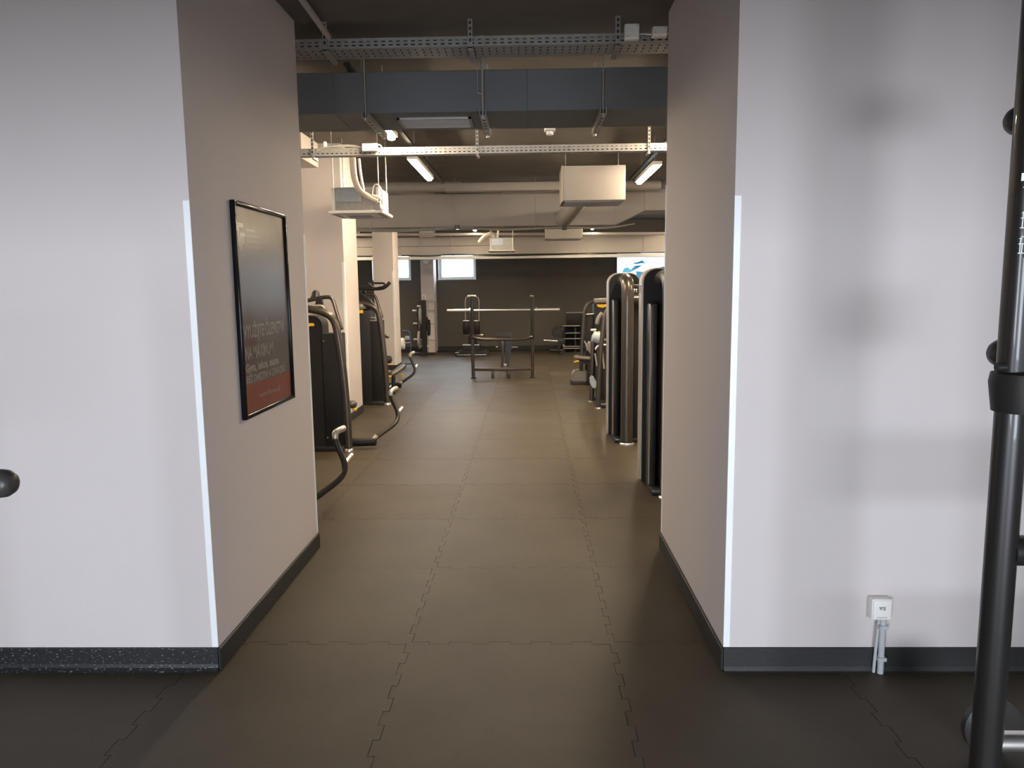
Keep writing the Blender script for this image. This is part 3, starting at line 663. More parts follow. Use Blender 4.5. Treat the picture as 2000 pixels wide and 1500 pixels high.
    b = B(); tube(b, [r(777, 806, 7.68), r(785, 796, 7.80)], .018, 0, 12, cap=.5); obj('side_peg', b, CHROME, ar, True)
    b = B(); tube(b, [r(729, 858, 7.415), r(735, 851, 7.44)], .027, 0, 12); obj('arm_joint', b, CHROME, ar, True)
    return t
left_machine((0, -2.27, 0), 'black weight machine hidden behind the left passage wall, its curved foot arm showing')
m1 = left_machine((0, 0, 0), 'black weight machine at left with bent frame tube, in front of the broad pillar')
m2 = left_machine((-.18, 3.0, 0), 'black weight machine between the two left pillars, with a double handle on top', (-.50, 4.45, 0))
# extra upper works of the machine between the pillars
b = B(); tube(b, [P(690, 562, 10.5), P(722, 564, 10.5), P(745, 564, 10.5), P(754, 560, 10.5), P(761, 552, 10.5)], .024, .1, 12, cap=.5); obj('top_arm', b, BLACK, m2, True)
b = B(); tube(b, [P(720, 553, 10.5), P(725, 558, 10.5), P(729, 562, 10.5)], .018, .04, 10, cap=.5); tube(b, [P(731, 553, 10.45), P(752, 553, 10.45), P(750, 560, 10.45), P(738, 562, 10.45)], .014, .04, 10, cap=.4); obj('double_handle', b, BLACK, m2, True)
b = B(); lathe(b, [(.22, 0), (.21, .06), (.15, .14), (.07, .20), (.03, .23)], (P(700, 600, 10.4).x, 10.45, P(700, 603, 10.4).z), 'z', 20); obj('top_hood', b, BLACK, m2, True)
b = B(); a_, c_ = P(697, 790, 10.28), P(722, 606, 10.28); box(b, a_.x-.2, c_.x, 10.27, 10.5, .03, c_.z, .012); obj('front_cover', b, BLK2, m2, True)
b = B(); a_ = P(696, 606, 10.26); box(b, a_.x-.05, P(709, 606, 10.26).x, 10.255, 10.268, P(700, 612, 10.26).z, P(700, 605, 10.26).z, .003); obj('yellow_label', b, YELLOW, m2)
b = B()
for py in (620, 626): tube(b, [P(721, py, 10.3), P(736, py+.5, 10.3)], .007, 0, 8)
obj('guide_rod', b, CHROME, m2, True)
b = B(); tube(b, [P(752, 702, 10.9), P(762, 702, 10.9)], .05, 0, 14, cap=.6, sx=1.1); obj('knee_pad', b, PAD, m2, True)
b = B(); a_ = P(764, 711, 10.9); box(b, a_.x-.03, a_.x+.03, 10.88, 10.92, a_.z-.012, a_.z+.01, .004); obj('yellow_lever', b, YELLOW, m2)
b = B(); tube(b, [P(760, 733, 11.0), P(776, 724, 11.3), P(787, 715, 11.6)], .06, .1, 14, cap=.6, sx=.6); obj('seat_cushion', b, PAD, m2, True)
b = B(); a_ = P(786, 733, 11.6); box(b, a_.x-.035, a_.x+.02, 11.58, 11.62, a_.z-.015, a_.z+.012, .004); obj('yellow_lever', b, YELLOW, m2)
b = B(); tube(b, [Vector((P(768, 740, 11.1).x, 11.1, .03)), P(768, 732, 11.1)], .03, 0, 12); tube(b, [Vector((-2.25, 10.5, .05)), Vector((-2.2, 12.0, .05))], .045, 0, 12); obj('seat_frame', b, BLACK, m2, True)
b = B(); tube(b, [P(752, 655, 10.35), P(758, 659, 10.35)], .02, 0, 10, cap=.5); obj('peg', b, BLACK, m2, True)

# blue paper-towel stand in front of the far pillar
Yp = 15.9
t = thing('paper_towel_stand', 'blue tubular floor stand holding a white paper roll, beside the second left pillar', 'stand', (P(792, 720, Yp).x, Yp, 0))
b = B(); x_ = P(804, 719, Yp); fz = lambda px, py: P(px, py, Yp)
tube(b, [fz(787, 646), fz(798, 646), fz(801, 652), fz(802, 690), fz(806, 716)], .012, .05, 10); tube(b, [fz(806, 716), Vector((fz(806, 716).x, Yp, .012)), Vector((fz(787, 720).x, Yp, .012))], .012, .03, 10); obj('frame', b, BLUE, t, True)
b = B(); r0 = fz(786, 671); lathe(b, [(.02, 0), (.12, 0), (.12, .24), (.02, .24)], r0+Vector((-.20, 0, 0)), 'x', 28); obj('paper_roll', b, PAPER, t, True)
b = B(); tube(b, [r0+Vector((-.25, 0, 0)), fz(802, 669)], .012, 0, 8); obj('spindle', b, CHROME, t, True)
b = B(); a_ = fz(796, 660); box(b, a_.x-.05, a_.x+.04, Yp-.03, Yp+.03, a_.z-.04, a_.z+.04, .008); obj('spray_holder', b, ACBLUE, t, True)

# plate tree at the far wall
Yt = 18.2
t = thing('plate_tree', 'black weight tree with chrome pegs and plates, against the slim far pillar', 'weight rack', (P(829, 685, Yt).x, Yt, 0))
q = lambda px, py: P(px, py, Yt)
b = B(); a_, c_ = q(825, 686), q(832, 586); box(b, a_.x, c_.x, Yt-.04, Yt+.04, .02, c_.z, .006); obj('post', b, BLACK, t)
b = B(); tube(b, [q(826, 586), q(826, 577), q(830, 577), q(830, 586)], .012, .02, 8); obj('top_loop', b, CHROME, t, True)
b = B(); box(b, q(806, 686).x, q(850, 686).x, Yt-.04, Yt+.04, 0, .05, .008); box(b, a_.x, c_.x, Yt-.35, Yt+.35, 0, .05, .008); obj('base', b, BLACK, t)
for (x0, x1, y) in ((806, 815, 607), (815, 821, 598), (807, 818, 632), (808, 818, 663), (822, 828, 676)):
    b = B(); tube(b, [q(x0, y), q(x1+8, y)], .024, 0, 12, cap=.3); obj('peg', b, CHROME, t, True)
for n_, (x0, x1, y, r) in enumerate(((815.5, 818.5, 611, .14), (819, 824, 618, .2), (816.3, 818.3, 634, .13), (833, 835.5, 632, .17), (817, 822, 664, .22), (823, 825, 650, .15), (836, 839.5, 640, .2))):
    b = B(); p0 = q(x0, y); wd = q(x1, y).x-p0.x; lathe(b, [(r*.3, -.0), (r*.85, 0), (r, .1*wd), (r, .9*wd), (r*.85, wd), (r*.3, wd)], p0, 'x', 24)
    tag(obj('weight_plate', b, [BLACK, GREYLINE][n_ % 3 == 1], None, True), ['dark weight plate on the top left peg of the weight tree', 'grey weight plate on the upper left of the weight tree', 'dark thin weight plate at mid height on the left of the weight tree', 'dark weight plate on the upper right of the weight tree', 'large grey weight plate low on the left of the weight tree', 'dark small weight plate close to the tree post', 'dark weight plate on the lower right of the weight tree'][n_], 'weight plate', 'plates on the weight tree')
# wall bars on the slim pillar
Yb = 18.75; q = lambda px, py: P(px, py, Yb)
t = thing('wall_bars', 'light metal ladder frame standing at the slim far pillar', 'ladder', (q(843, 670).x, Yb, 0))
for px in (835, 851.5):
    b = B(); tube(b, [Vector((q(px, 640).x, Yb, .0)), q(px, 586)], .014, 0, 8); obj('upright', b, GALV, t, True)
for py in (586.5, 589, 606, 608.5, 633, 664):
    b = B(); tube(b, [q(833, py), q(852, py)], .011, 0, 8); obj('rung', b, GALV, t, True)

# stepper-like stand with two dark canisters and wire loop
Yk = 17.6; q = lambda px, py, y=Yk: P(px, py, y)
t = thing('cable_trainer', 'low black trainer with two dark canisters under a pale wire loop, behind the press rack', 'gym machine', (q(921, 690).x, Yk, 0))
b = B(); prism(b, [(q(889, 690).x, Yk, .0), (q(953, 690).x, Yk, 0), (q(953, 690).x, Yk, .09), (q(945, 690).x, Yk, .13), (q(897, 690).x, Yk, .13), (q(889, 690).x, Yk, .09)], (0, .7, 0), .01); obj('platform', b, BLACK, t)
b = B(); box(b, q(892, 690).x, q(950, 690).x, Yk-.01, Yk, .035, .05); box(b, q(889, 690).x, q(897, 690).x, Yk-.012, Yk, .09, .105); obj('edge_strip', b, CHROME, t)
b = B(); box(b, q(901, 690).x, q(938, 690).x, Yk+.1, Yk+.5, .13, q(901, 674).z, .02); sp_ = obj('step', b, BLACK, t)
b = B(); box(b, q(903, 690).x, q(936, 690).x, Yk+.09, Yk+.12, q(901, 675).z-.004, q(901, 674).z+.003, .003); obj('step_edge', b, CHROME, sp_)
b = B(); box(b, q(914, 690).x, q(930, 690).x, Yk+.25, Yk+.4, .13, q(901, 640).z, .02); obj('column', b, BLK2, t)
for px in (911, 931):
    c_ = q(px, 653, Yk+.2); b = B(); lathe(b, [(.07, 0), (.085, .02), (.085, q(px, 628).z-c_.z-.02), (.07, q(px, 628).z-c_.z)], c_, 'z', 20); cn = obj('canister', b, BLK2, t, True)
    b = B(); lathe(b, [(.085, 0), (.088, .012), (.06, .02)], c_+Vector((0, 0, q(px, 628).z-c_.z)), 'z', 20); obj('canister_lid', b, SILVER, cn, True)
    b = B(); tube(b, [c_+Vector((-.07, -.02, -.01)), c_+Vector((.07, -.02, -.01))], .012, 0, 8); obj('ring', b, CHROME, cn, True)
b = B(); tube(b, [q(909, 626), q(908.5, 582), q(915, 578), q(928, 578), q(935.5, 582), q(935.5, 626)], .010, .1, 8); obj('wire_loop', b, SILVER, t, True)
b = B(); tube(b, [q(914, 578), q(929, 578)], .024, 0, 10, cap=.6); obj('loop_handle', b, WHITE, t, True)
b = B(); tube(b, [q(938, 654), q(943, 654)], .018, 0, 8, cap=.5); obj('chrome_peg', b, CHROME, t, True)

# ------------------------------------------------------------------ centre: press rack with bar and bench
Yr = 13.3
q = lambda px, py, y=Yr: P(px, py, y)
t = thing('press_rack', 'bronze tubular press rack with two tall uprights in the middle of the aisle', 'press rack', (q(982, 736).x, Yr, 0))
for s, (xb, xt) in enumerate(((925, 920), (1040, 1041))):
    kx = (921.5, 1041)[s]
    b = B(); tube(b, [Vector((q(xb, 738).x, Yr, .012)), q((xb+kx)/2-(1, 0)[s]*0, 700), q(kx+(1.5, -1.5)[s], 664)], .030, .2, 14); obj('lower_leg', b, BRONZE, t, True)
    b = B(); tube(b, [q(kx+(1, -1)[s], 668, Yr+.03), q((922, 1039)[s], 579, Yr+.03)], .030, 0, 14); up = obj('upright', b, BLACK, t, True)
    b = B(); tp = q((922, 1039)[s], 579, Yr+.03); lathe(b, [(.036, 0), (.038, .01), (.03, .018)], tp, 'z', 16); obj('top_cap', b, SILVER, up, True)
    hk = q((922, 1039)[s], 607, Yr+.03); b = B(); tube(b, [hk+Vector((0, .02, -.03)), hk+Vector((0, .11, -.04)), hk+Vector((0, .13, .03))], .012, .04, 10); obj('bar_hook', b, CHROME, up, True)
    b = B(); box(b, q(xb, 738).x-.045, q(xb, 738).x+.045, Yr-.045, Yr+.045, 0, .02, .006); obj('rubber_foot', b, BLK2, t)
b = B(); tube(b, [q(923, 658, Yr-.02), q(936, 663, Yr-.10), q(1020, 663, Yr-.10), q(1039, 658, Yr-.02)], .026, .12, 14, cap=.4); obj('spotter_bar', b, BRONZE, t, True)
b = B(); z_ = q(982, 721).z; box(b, q(925, 720).x, q(1040, 720).x, Yr-.035, Yr+.035, z_-.025, z_+.025, .008); obj('cross_beam', b, BRONZE, t, True)
for px in (963, 994):
    b = B(); x_ = q(px, 736).x; box(b, x_-.025, x_+.025, Yr-.03, Yr+.03, .0, z_-.02, .008); obj('stub_foot', b, BRONZE, t, True)
# bench behind the uprights
tb = thing('weight_bench', 'narrow black padded bench standing inside the press rack', 'bench', (q(984, 720).x, Yr+.45, 0))
b = B(); prism(b, [(q(967, 650, 13.6).x, 13.6, q(967, 647, 13.6).z), (q(975, 650, 13.6).x, 13.6, q(967, 648.5, 13.6).z), (q(989, 650, 13.6).x, 13.6, q(967, 648.5, 13.6).z), (q(997, 650, 13.6).x, 13.6, q(967, 647, 13.6).z), (q(996, 660, 13.6).x, 13.6, q(967, 660, 13.6).z), (q(968, 660, 13.6).x, 13.6, q(967, 660, 13.6).z)], (0, .8, -.12), .012); obj('backrest', b, PAD, tb)
b = B(); prism(b, [q(985, 668, 13.7), q(1000, 668, 13.7), q(994, 716, 13.7), q(987, 716, 13.7)], (0, .07, 0), .012); obj('seat_support', b, PAD, tb)
b = B(); prism(b, [q(972, 664, 13.75), q(998, 664, 13.75), q(999, 685, 13.75), q(978, 685, 13.75)], (0, .5, 0), .015); obj('seat', b, PAD, tb)
b = B(); tube(b, [q(981, 718, 13.5), q(982, 678, 13.5), q(980, 662, 13.6)], .022, .1, 12); obj('support_post', b, BRONZE, tb, True)
b = B(); tube(b, [Vector((q(984, 720, 13.5).x, 13.4, z_)), Vector((q(984, 720).x, 14.5, .06))], .03, 0, 12); tube(b, [Vector((q(970, 720, 14.5).x, 14.5, .03)), Vector((q(998, 720, 14.5).x, 14.5, .03))], .03, 0, 12, cap=.4); obj('base_beam', b, BRONZE, tb, True)
b = B(); tube(b, [q(1000, 678, 13.7), q(1011, 678, 13.7)], .014, 0, 8, cap=.5); tube(b, [q(969, 677, 13.7), q(972, 678, 13.7)], .014, 0, 8, cap=.5); obj('adjuster_pin', b, CHROME, tb, True)
c_ = q(987, 712, 13.45); b = B(); lathe(b, [(.02, -.03), (.035, -.02), (.035, .01), (.02, .02)], c_, 'z', 14); obj('pivot_knob', b, CHROME, tb, True)
# barbell
Yq = Yr+.12; L0, L1 = P(873, 606, Yq), P(1093, 605, Yq)
tb2 = thing('barbell', 'bright chrome barbell without plates resting on the press rack', 'barbell', (L0+L1)/2)
zc = (L0.z+L1.z)/2; L0.z = L1.z = zc
b = B(); tube(b, [L0+Vector((.4, 0, 0)), L1-Vector((.4, 0, 0))], .016, 0, 12); obj('shaft', b, CHROME, tb2, True)
for s, e in ((1, L0), (-1, L1)):
    b = B(); tube(b, [e, e+Vector((s*.41, 0, 0))], .026, 0, 14); sl = obj('sleeve', b, CHROME, tb2, True)
    b = B(); tube(b, [e+Vector((s*.40, 0, 0)), e+Vector((s*.435, 0, 0))], .042, 0, 14); obj('collar', b, CHROME, sl, True)

# ------------------------------------------------------------------ right row: tall towers
def tower(dx, dy, label):
    d = Vector((dx, dy, 0)); t = thing('weight_tower', label, 'gym machine', Vector((1.0, 7.8, 0))+d, 'tall stack towers on the right')
    x0 = .835
    def arch(x, w, h, r): return [(px+x+w/2, pz+h/2) for px, pz in rrect(w, h, r, 8, True)]
    b = B(); prism(b, [(x+dx, 7.97+dy, .03+z) for x, z in arch(x0, .335, 1.715, .11)], (0, .17, 0), .008); obj('edge_shell', b, SILVER, t, True)
    b = B(); prism(b, [(x+dx, 7.925+dy, .02+z) for x, z in arch(x0+.008, .32, 1.715, .105)], (0, .046, 0), .006); obj('front_shroud', b, BLK2, t, True)
    b = B(); box(b, x0+.03+dx, x0+.085+dx, 7.72+dy, 7.93+dy, .04, 1.47, .012, 3); pn = obj('side_fin', b, BLACK, t, True)
    b = B(); box(b, x0+.028+dx, x0+.036+dx, 7.715+dy, 7.73+dy, .06, 1.45, .003, 1); obj('edge_trim', b, SILVER, pn)
    b = B(); box(b, x0+.20+dx, x0+.30+dx, 7.62+dy, 7.94+dy, .04, 1.62, .02, 3); obj('inner_column', b, BLK2, t, True)
    # bronze column bending back into the shroud at the top
    cx = .985+dx; b = B(); tube(b, [(cx, 7.53+dy, .02), (cx, 7.53+dy, 1.60), (cx, 7.62+dy, 1.675), (cx, 7.94+dy, 1.655)], .062, .11, 22); obj('column_tube', b, BRONZE, t, True)
    b = B(); lathe(b, [(.075, 0), (.075, .014), (.066, .022)], (cx, 7.53+dy, 0), 'z', 24); obj('foot_ring', b, CHROME, t, True)
    b = B(); box(b, .87+dx, 1.25+dx, 7.60+dy, 8.14+dy, 0, .05, .012); obj('base', b, BLACK, t, True)
    b = B(); tube(b, [(cx+.03, 7.56+dy, 1.47), (cx+.28, 7.58+dy, 1.48), (cx+.42, 7.60+dy, 1.44)], .05, .1, 18); obj('cross_tube', b, BRONZE, t, True)
    c_ = Vector((x0+.25+dx, 7.66+dy, 1.555)); b = B(); lathe(b, [(.012, -.03), (.045, -.028), (.045, -.018), (.03, -.012), (.045, -.006), (.045, .004), (.012, .006)], c_, 'x', 20); obj('pulley', b, CHROME, t, True)
    return t
r2 = tower(0, 0, 'tall rounded stack tower on the right, second behind the passage wall')
r1 = tower(.06, -1.98, 'nearest tall stack tower on the right, partly hidden by the passage wall')
b = B()
for k in range(4): box(b, .878+.06-.045, .893, 6.0+.01+k*.0, 6.001+.12, 1.60-k*.016, 1.606-k*.016)
obj('rating_mark', b, GREYLINE, r1)
# seat and press arm units attached behind the towers (third machine)
Y3 = 9.8; q = lambda px, py, y=Y3: P(px, py, y)
t3 = thing('weight_machine', 'black weight machine on the right behind the two tall towers, with a grey roller pad', 'gym machine', (q(1168, 798).x+.2, Y3+.3, 0))
f_ = q(1168, 797); b = B(); tube(b, [Vector((f_.x, Y3, .01)), q(1170, 730), q(1175, 665), q(1182, 612), q(1192, 598), q(1210, 594)], .030, .14, 14); obj('frame_tube', b, BRONZE, t3, True)
g_ = q(1155.5, 785, 10.4); b = B(); tube(b, [Vector((g_.x, 10.4, .01)), q(1158, 690, 10.4), q(1158.5, 655, 10.4)], .034, .1, 14); obj('rear_post', b, BRONZE, t3, True)
b = B(); lathe(b, [(.042, 0), (.042, .012), (.034, .02)], (f_.x, Y3, 0), 'z', 20); obj('foot_ring', b, CHROME, t3, True)
b = B(); lathe(b, [(.044, 0), (.044, .012), (.034, .02)], (g_.x, 10.4, 0), 'z', 20); obj('foot_ring', b, CHROME, t3, True)
b = B(); tube(b, [q(1159, 657, 10.1), q(1174, 662, 10.1)], .075, 0, 20, cap=.25); obj('roller_pad', b, PADGREY, t3, True)
b = B(); tube(b, [q(1155, 645, 10.2), q(1163, 645, 10.2)], .022, 0, 10, cap=.7); obj('roller_knob', b, SILVER, t3, True)
b = B(); tube(b, [q(1165, 650, 10.1), q(1172, 648, 10.1)], .012, 0, 8); obj('yellow_stripe', b, YELLOW, t3, True)
b = B(); prism(b, [q(1153, 738, 10.1), q(1159, 735, 10.1), q(1166, 747, 10.1), q(1166, 757, 10.1), q(1160, 760, 10.1), q(1154, 752, 10.1)], (0, .2, 0), .014); obj('foot_pad', b, PADGREY, t3)
b = B(); prism(b, [q(1149, 672, 10.5), q(1153, 667, 10.5), q(1156, 670, 10.5), q(1155, 692, 10.5), q(1152, 690, 10.5)], (0, .25, 0), .012); obj('backrest', b, PADBEIGE, t3)
b = B(); tube(b, [q(1163, 683, 10.0), q(1166, 676, 10.0), q(1176, 673, 10.0), q(1183, 674, 10.0)], .014, .08, 10); obj('curved_rod', b, CHROME, t3, True)
b = B(); tube(b, [q(1176, 684, 10.0), q(1180, 720, 10.0)], .012, 0, 8); tube(b, [q(1162, 690, 10.0), q(1166, 715, 10.0)], .012, 0, 8); obj('push_rod', b, SILVER, t3, True)
b = B(); lathe(b, [(.01, -.02), (.022, -.015), (.022, .01), (.01, .015)], q(1175.5, 693, 9.95), 'y', 14); obj('yellow_knob', b, YELLOW, t3, True)
b = B(); box(b, q(1172, 700).x, 1.5, 10.05, 10.5, .05, q(1172, 668).z, .02); obj('stack_cover', b, BLK2, t3, True)
b = B(); box(b, f_.x+.02, 1.5, Y3+.04, 10.44, 0, .08, .015); tube(b, [Vector((g_.x, 10.4, .05)), Vector((1.4, 10.4, .05))], .03, 0, 10); obj('base', b, BLACK, t3, True)
b = B(); tube(b, [q(1175, 612, 10.2), q(1168, 622, 10.2), q(1166, 632, 10.2)], .028, .05, 12, cap=.5); obj('hand_grip', b, DIMBEIGE, t3, True)
# fourth machine
Y4 = 12.4; q = lambda px, py, y=Y4: P(px, py, y)
t4 = thing('weight_machine', 'far weight machine on the right with bent frame, beige grip bar and small seat', 'gym machine', (q(1150, 745).x+.1, Y4+.2, 0))
b = B(); tube(b, [q(1134.5, 722), q(1137, 672), q(1139, 640), q(1141.5, 606), q(1149, 592), q(1162, 588)], .030, .2, 14); obj('frame_tube', b, BRONZE, t4, True)
b = B(); tube(b, [Vector((q(1134, 745).x, Y4, .01)), q(1134.5, 722)], .032, 0, 12); obj('front_post', b, BRONZE, t4, True)
b = B(); tube(b, [q(1161, 588), q(1190, 587)], .042, 0, 16, cap=.25); obj('grip_bar', b, PADBEIGE, t4, True)
b = B(); prism(b, [q(1165, 594.5, 12.38), q(1186, 594, 12.38), q(1184, 599, 12.38), q(1178, 601, 12.38), q(1168, 599.5, 12.38)], (0, .01, 0)); obj('yellow_label', b, YELLOW, t4)
b = B(); a_ = q(1160, 600); box(b, a_.x, a_.x+.35, Y4+.02, Y4+.3, .05, q(1160, 592).z, .015); obj('stack_cover', b, BLK2, t4, True)
b = B(); box(b, q(1144, 600).x, a_.x-.005, Y4+.04, Y4+.26, .05, q(1150, 614).z, .012); cv = obj('side_shroud', b, BLK2, t4, True)
b = B(); tube(b, [q(1144, 614), q(1160, 613)], .009, 0, 8); obj('shroud_trim', b, CHROME, cv, True)
b = B(); tube(b, [q(1139, 626), q(1146, 626)], .012, 0, 8); obj('bracket', b, BLACK, t4, True)
b = B(); tube(b, [q(1124, 698, 12.2), q(1150, 700, 12.2)], .045, 0, 16, cap=.8, sx=.8, sy=1.6); obj('seat', b, DIMBEIGE, t4, True)
b = B(); prism(b, [q(1128, 702, 12.2), q(1152, 703, 12.2), q(1150, 713, 12.2), q(1142, 711, 12.2)], (0, .12, 0), .01); obj('seat_bracket', b, BLACK, t4)
b = B(); tube(b, [q(1121, 707, 12.15), q(1130, 705, 12.15)], .014, 0, 8, cap=.6); obj('yellow_lever', b, YELLOW, t4, True)
b = B(); box(b, q(1147, 712, 12.25).x, q(1157, 712, 12.25).x, 12.2, 12.32, .02, q(1150, 705, 12.25).z, .01); obj('seat_post', b, BLK2, t4, True)
zz = q(1120, 722, 12.5).z
b = B(); prism(b, [(q(x_, 740, 12.5).x, 12.35, z__) for x_, z__ in ((1115, .03), (1115, .12), (1119, zz-.03), (1124, zz), (1146, zz), (1146, .03))], (0, .3, 0), .02); obj('foot_cover', b, DIMBEIGE, t4, True)
b = B(); box(b, q(1115, 740, 12.5).x-.01, q(1175, 740, 12.5).x, 12.33, 12.7, 0, .035, .01); obj('base', b, BLACK, t4, True)
b = B(); tube(b, [q(1141, 666), q(1146, 674), q(1147, 684)], .014, .05, 8, cap=.8); obj('chrome_lever', b, CHROME, t4, True)

# shelf rack and loose bar machine by the far wall at right
Ys = 18.6; q = lambda px, py, y=Ys: P(px, py, y)
t = thing('storage_rack', 'low black rack with pale shelf edges by the far wall, right of the press rack', 'rack', (q(1120, 685).x, Ys, 0))
for k, (py, x0) in enumerate(((636, 1098), (650, 1104), (661, 1101), (676, 1100), (680, 1100))):
    b = B(); z__ = q(1110, py).z; box(b, q(x0, py).x, q(1150, py).x, Ys, Ys+.4, z__-.03, z__, .004); s_ = obj('shelf', b, BLK2, t)
    b = B(); box(b, q(x0, py).x, q(1132+(4 if k > 1 else 0), py).x, Ys-.012, Ys, z__-.014, z__+.004, .003); obj('shelf_edge', b, SILVER, s_)
for px in (1103, 1124, 1146):
    b = B(); x_ = q(px, 680).x; box(b, x_-.02, x_+.02, Ys+.02, Ys+.38, 0, q(1110, 640).z, .004); obj('upright', b, BLACK, t)
b = B(); box(b, q(1103, 680).x, q(1148, 680).x, Ys+.36, Ys+.39, .0, q(1110, 638).z, .004); obj('back_panel', b, BLK2, t)
tv = thing('black_case', 'large black box standing on top of the storage rack', 'box', (q(1120, 630).x, Ys+.2, q(1110, 636).z))
b = B(); a_, c_ = q(1107, 635), q(1140, 611); box(b, a_.x, c_.x, Ys+.02, Ys+.36, q(1110, 636).z, c_.z, .015); cs = obj('case_body', b, BLK2, tv, True)
b = B(); box(b, a_.x-.01, c_.x, Ys+.01, Ys+.37, c_.z-.004, c_.z+.012, .004); obj('lid', b, GREYLINE, tv)
Yx = 18.1; q = lambda px, py, y=Yx: P(px, py, y)
t = thing('plate_loaded_machine', 'small plate-loaded machine with a long chrome sleeve pointing left, near the storage rack', 'gym machine', (q(1095, 685).x, Yx, 0))
b = B(); tube(b, [q(1062, 664.5), q(1092, 666.5)], .025, 0, 12, cap=.2); obj('long_sleeve', b, CHROME, t, True)
b = B(); tube(b, [q(1085, 658), q(1088.5, 660)], .022, 0, 10, cap=.5); tube(b, [q(1095, 659), q(1097.5, 664)], .022, 0, 10, cap=.4); tube(b, [q(1099, 670), q(1101.5, 677)], .022, 0, 10, cap=.4); obj('short_peg', b, CHROME, t, True)
b = B(); lathe(b, [(.03, -.05), (.09, -.04), (.09, .04), (.03, .05)], q(1096, 667), 'y', 18); obj('hub', b, BLACK, t, True)
b = B(); tube(b, [q(1088, 687), q(1096, 668), q(1097, 648), q(1102, 640)], .045, .1, 12); tube(b, [q(1074, 684), q(1100, 685)], .04, 0, 10); tube(b, [Vector((q(1096, 685).x, Yx-.3, .04)), Vector((q(1096, 685).x, Yx+.3, .04))], .04, 0, 10); obj('frame', b, BLACK, t, True)
b = B(); lathe(b, [(.02, -.03), (.13, -.03), (.14, 0), (.13, .03), (.02, .03)], q(1090, 650), 'y', 24); tag(obj('weight_plate', b, BLACK, None, True), 'dark weight plate on the small machine with the long chrome sleeve', 'weight plate')

# ------------------------------------------------------------------ framed poster on the left passage wall
pc = [P(447, 388, 1)*0 for _ in range(1)]
def PX(px, py, X):
    d = M3 @ Vector((px-1000, 750-py, -F)); return Vector((0, 0, H)) + d*(X/d.x)
y0, y1, z0, z1 = 3.375, 4.10, 1.006, 2.006
t = thing('framed_poster', 'tall poster in a glossy black frame on the left passage wall', 'poster', (XL, (y0+y1)/2, z0))
fw, fd = .022, .026
for (a, c, e, f_) in ((y0, y0+fw, z0, z1), (y1-fw, y1, z0, z1), (y0+fw, y1-fw, z0, z0+fw), (y0+fw, y1-fw, z1-fw, z1)):
    b = B(); box(b, XL+.001, XL+fd, a, c, e, f_, .006, 3); obj('frame_bar', b, mat('gloss_black_frame', (.006, .006, .007), .16, 0, spec=.2), t, True)
pm = bpy.data.materials.new('hazy_print'); pm.use_nodes = True; nt = pm.node_tree; N = nt.nodes; L = nt.links; pb = N['Principled BSDF']; pb.inputs['Roughness'].default_value = .5
tc = N.new('ShaderNodeTexCoord'); sp = N.new('ShaderNodeSeparateXYZ'); L.new(tc.outputs['Generated'], sp.inputs[0])
cr = N.new('ShaderNodeValToRGB'); R = cr.color_ramp
R.elements[0].position = .0; R.elements[0].color = (.38, .38, .38, 1); R.elements[1].position = 1; R.elements[1].color = (.50, .46, .40, 1)
for pos, col in ((.30, (.40, .40, .42, 1)), (.48, (.50, .50, .56, 1)), (.70, (.62, .66, .76, 1)), (.82, (.58, .58, .62, 1)), (.92, (.47, .43, .37, 1))):  # pale bluish middle puts the glass haze into the print colour
    e_ = R.elements.new(pos); e_.color = col
L.new(sp.outputs['Z'], cr.inputs[0])
nz = N.new('ShaderNodeTexNoise'); nz.inputs['Scale'].default_value = 2.3; nz.inputs['Detail'].default_value = 2; L.new(tc.outputs['Generated'], nz.inputs[0])
c2 = N.new('ShaderNodeValToRGB'); c2.color_ramp.elements[0].position = .50; c2.color_ramp.elements[0].color = (0, 0, 0, 1); c2.color_ramp.elements[1].position = .72; c2.color_ramp.elements[1].color = (.5, .5, .5, 1)
L.new(nz.outputs['Fac'], c2.inputs[0]); mx = N.new('ShaderNodeMixRGB'); mx.inputs['Color2'].default_value = (.42, .16, .2, 1); L.new(c2.outputs[0], mx.inputs['Fac']); L.new(cr.outputs[0], mx.inputs['Color1'])
L.new(mx.outputs[0], pb.inputs['Base Color'])
b = B(); box(b, XL+.002, XL+.010, y0+fw, y1-fw, z0+fw, z1-fw); pr = obj('print', b, pm, t)
REDM = mat('poster_red', (.62, .26, .22), .5); INK = mat('poster_lettering', (.86, .86, .84), .5)
b = B(); box(b, XL+.010, XL+.0106, y0+fw, y1-fw, z0+fw, z0+.155); rd = obj('red_band', b, REDM, t)
def tx(s, size, y, z, wmax, parent, m=INK, name='lettering'):
    mt = Matrix.Translation((XL+.0112, y, z)) @ Matrix(((0, 0, 1, 0), (1, 0, 0, 0), (0, 1, 0, 0), (0, 0, 0, 1)))
    o = text_mesh(name, s, size, mt, m, parent)
    ys = [v.co.y for v in o.data.vertices]; wd = max(ys)-min(ys); k = wmax/wd; y_ = min(ys)
    for v in o.data.vertices: v.co.y = y_+(v.co.y-y_)*k
    return o
tx('VYUŽIJTE ČLENSTVÍ', .085, y0+.06, z0+.375, .575, pr)
tx('NA MAXIMUM', .085, y0+.06, z0+.275, .38, pr)
tx('Gym, lekce, sauna', .055, y0+.06, z0+.225-.01, .46, pr)
tx('BEZ OMEZENÍ A ZÁVAZKŮ', .05, y0+.06, z0+.150+.012, .56, pr)
tx('www.fitness.cz', .035, y0+.22, z0+.075, .30, rd, mat('poster_url', (.72, .60, .56), .5))
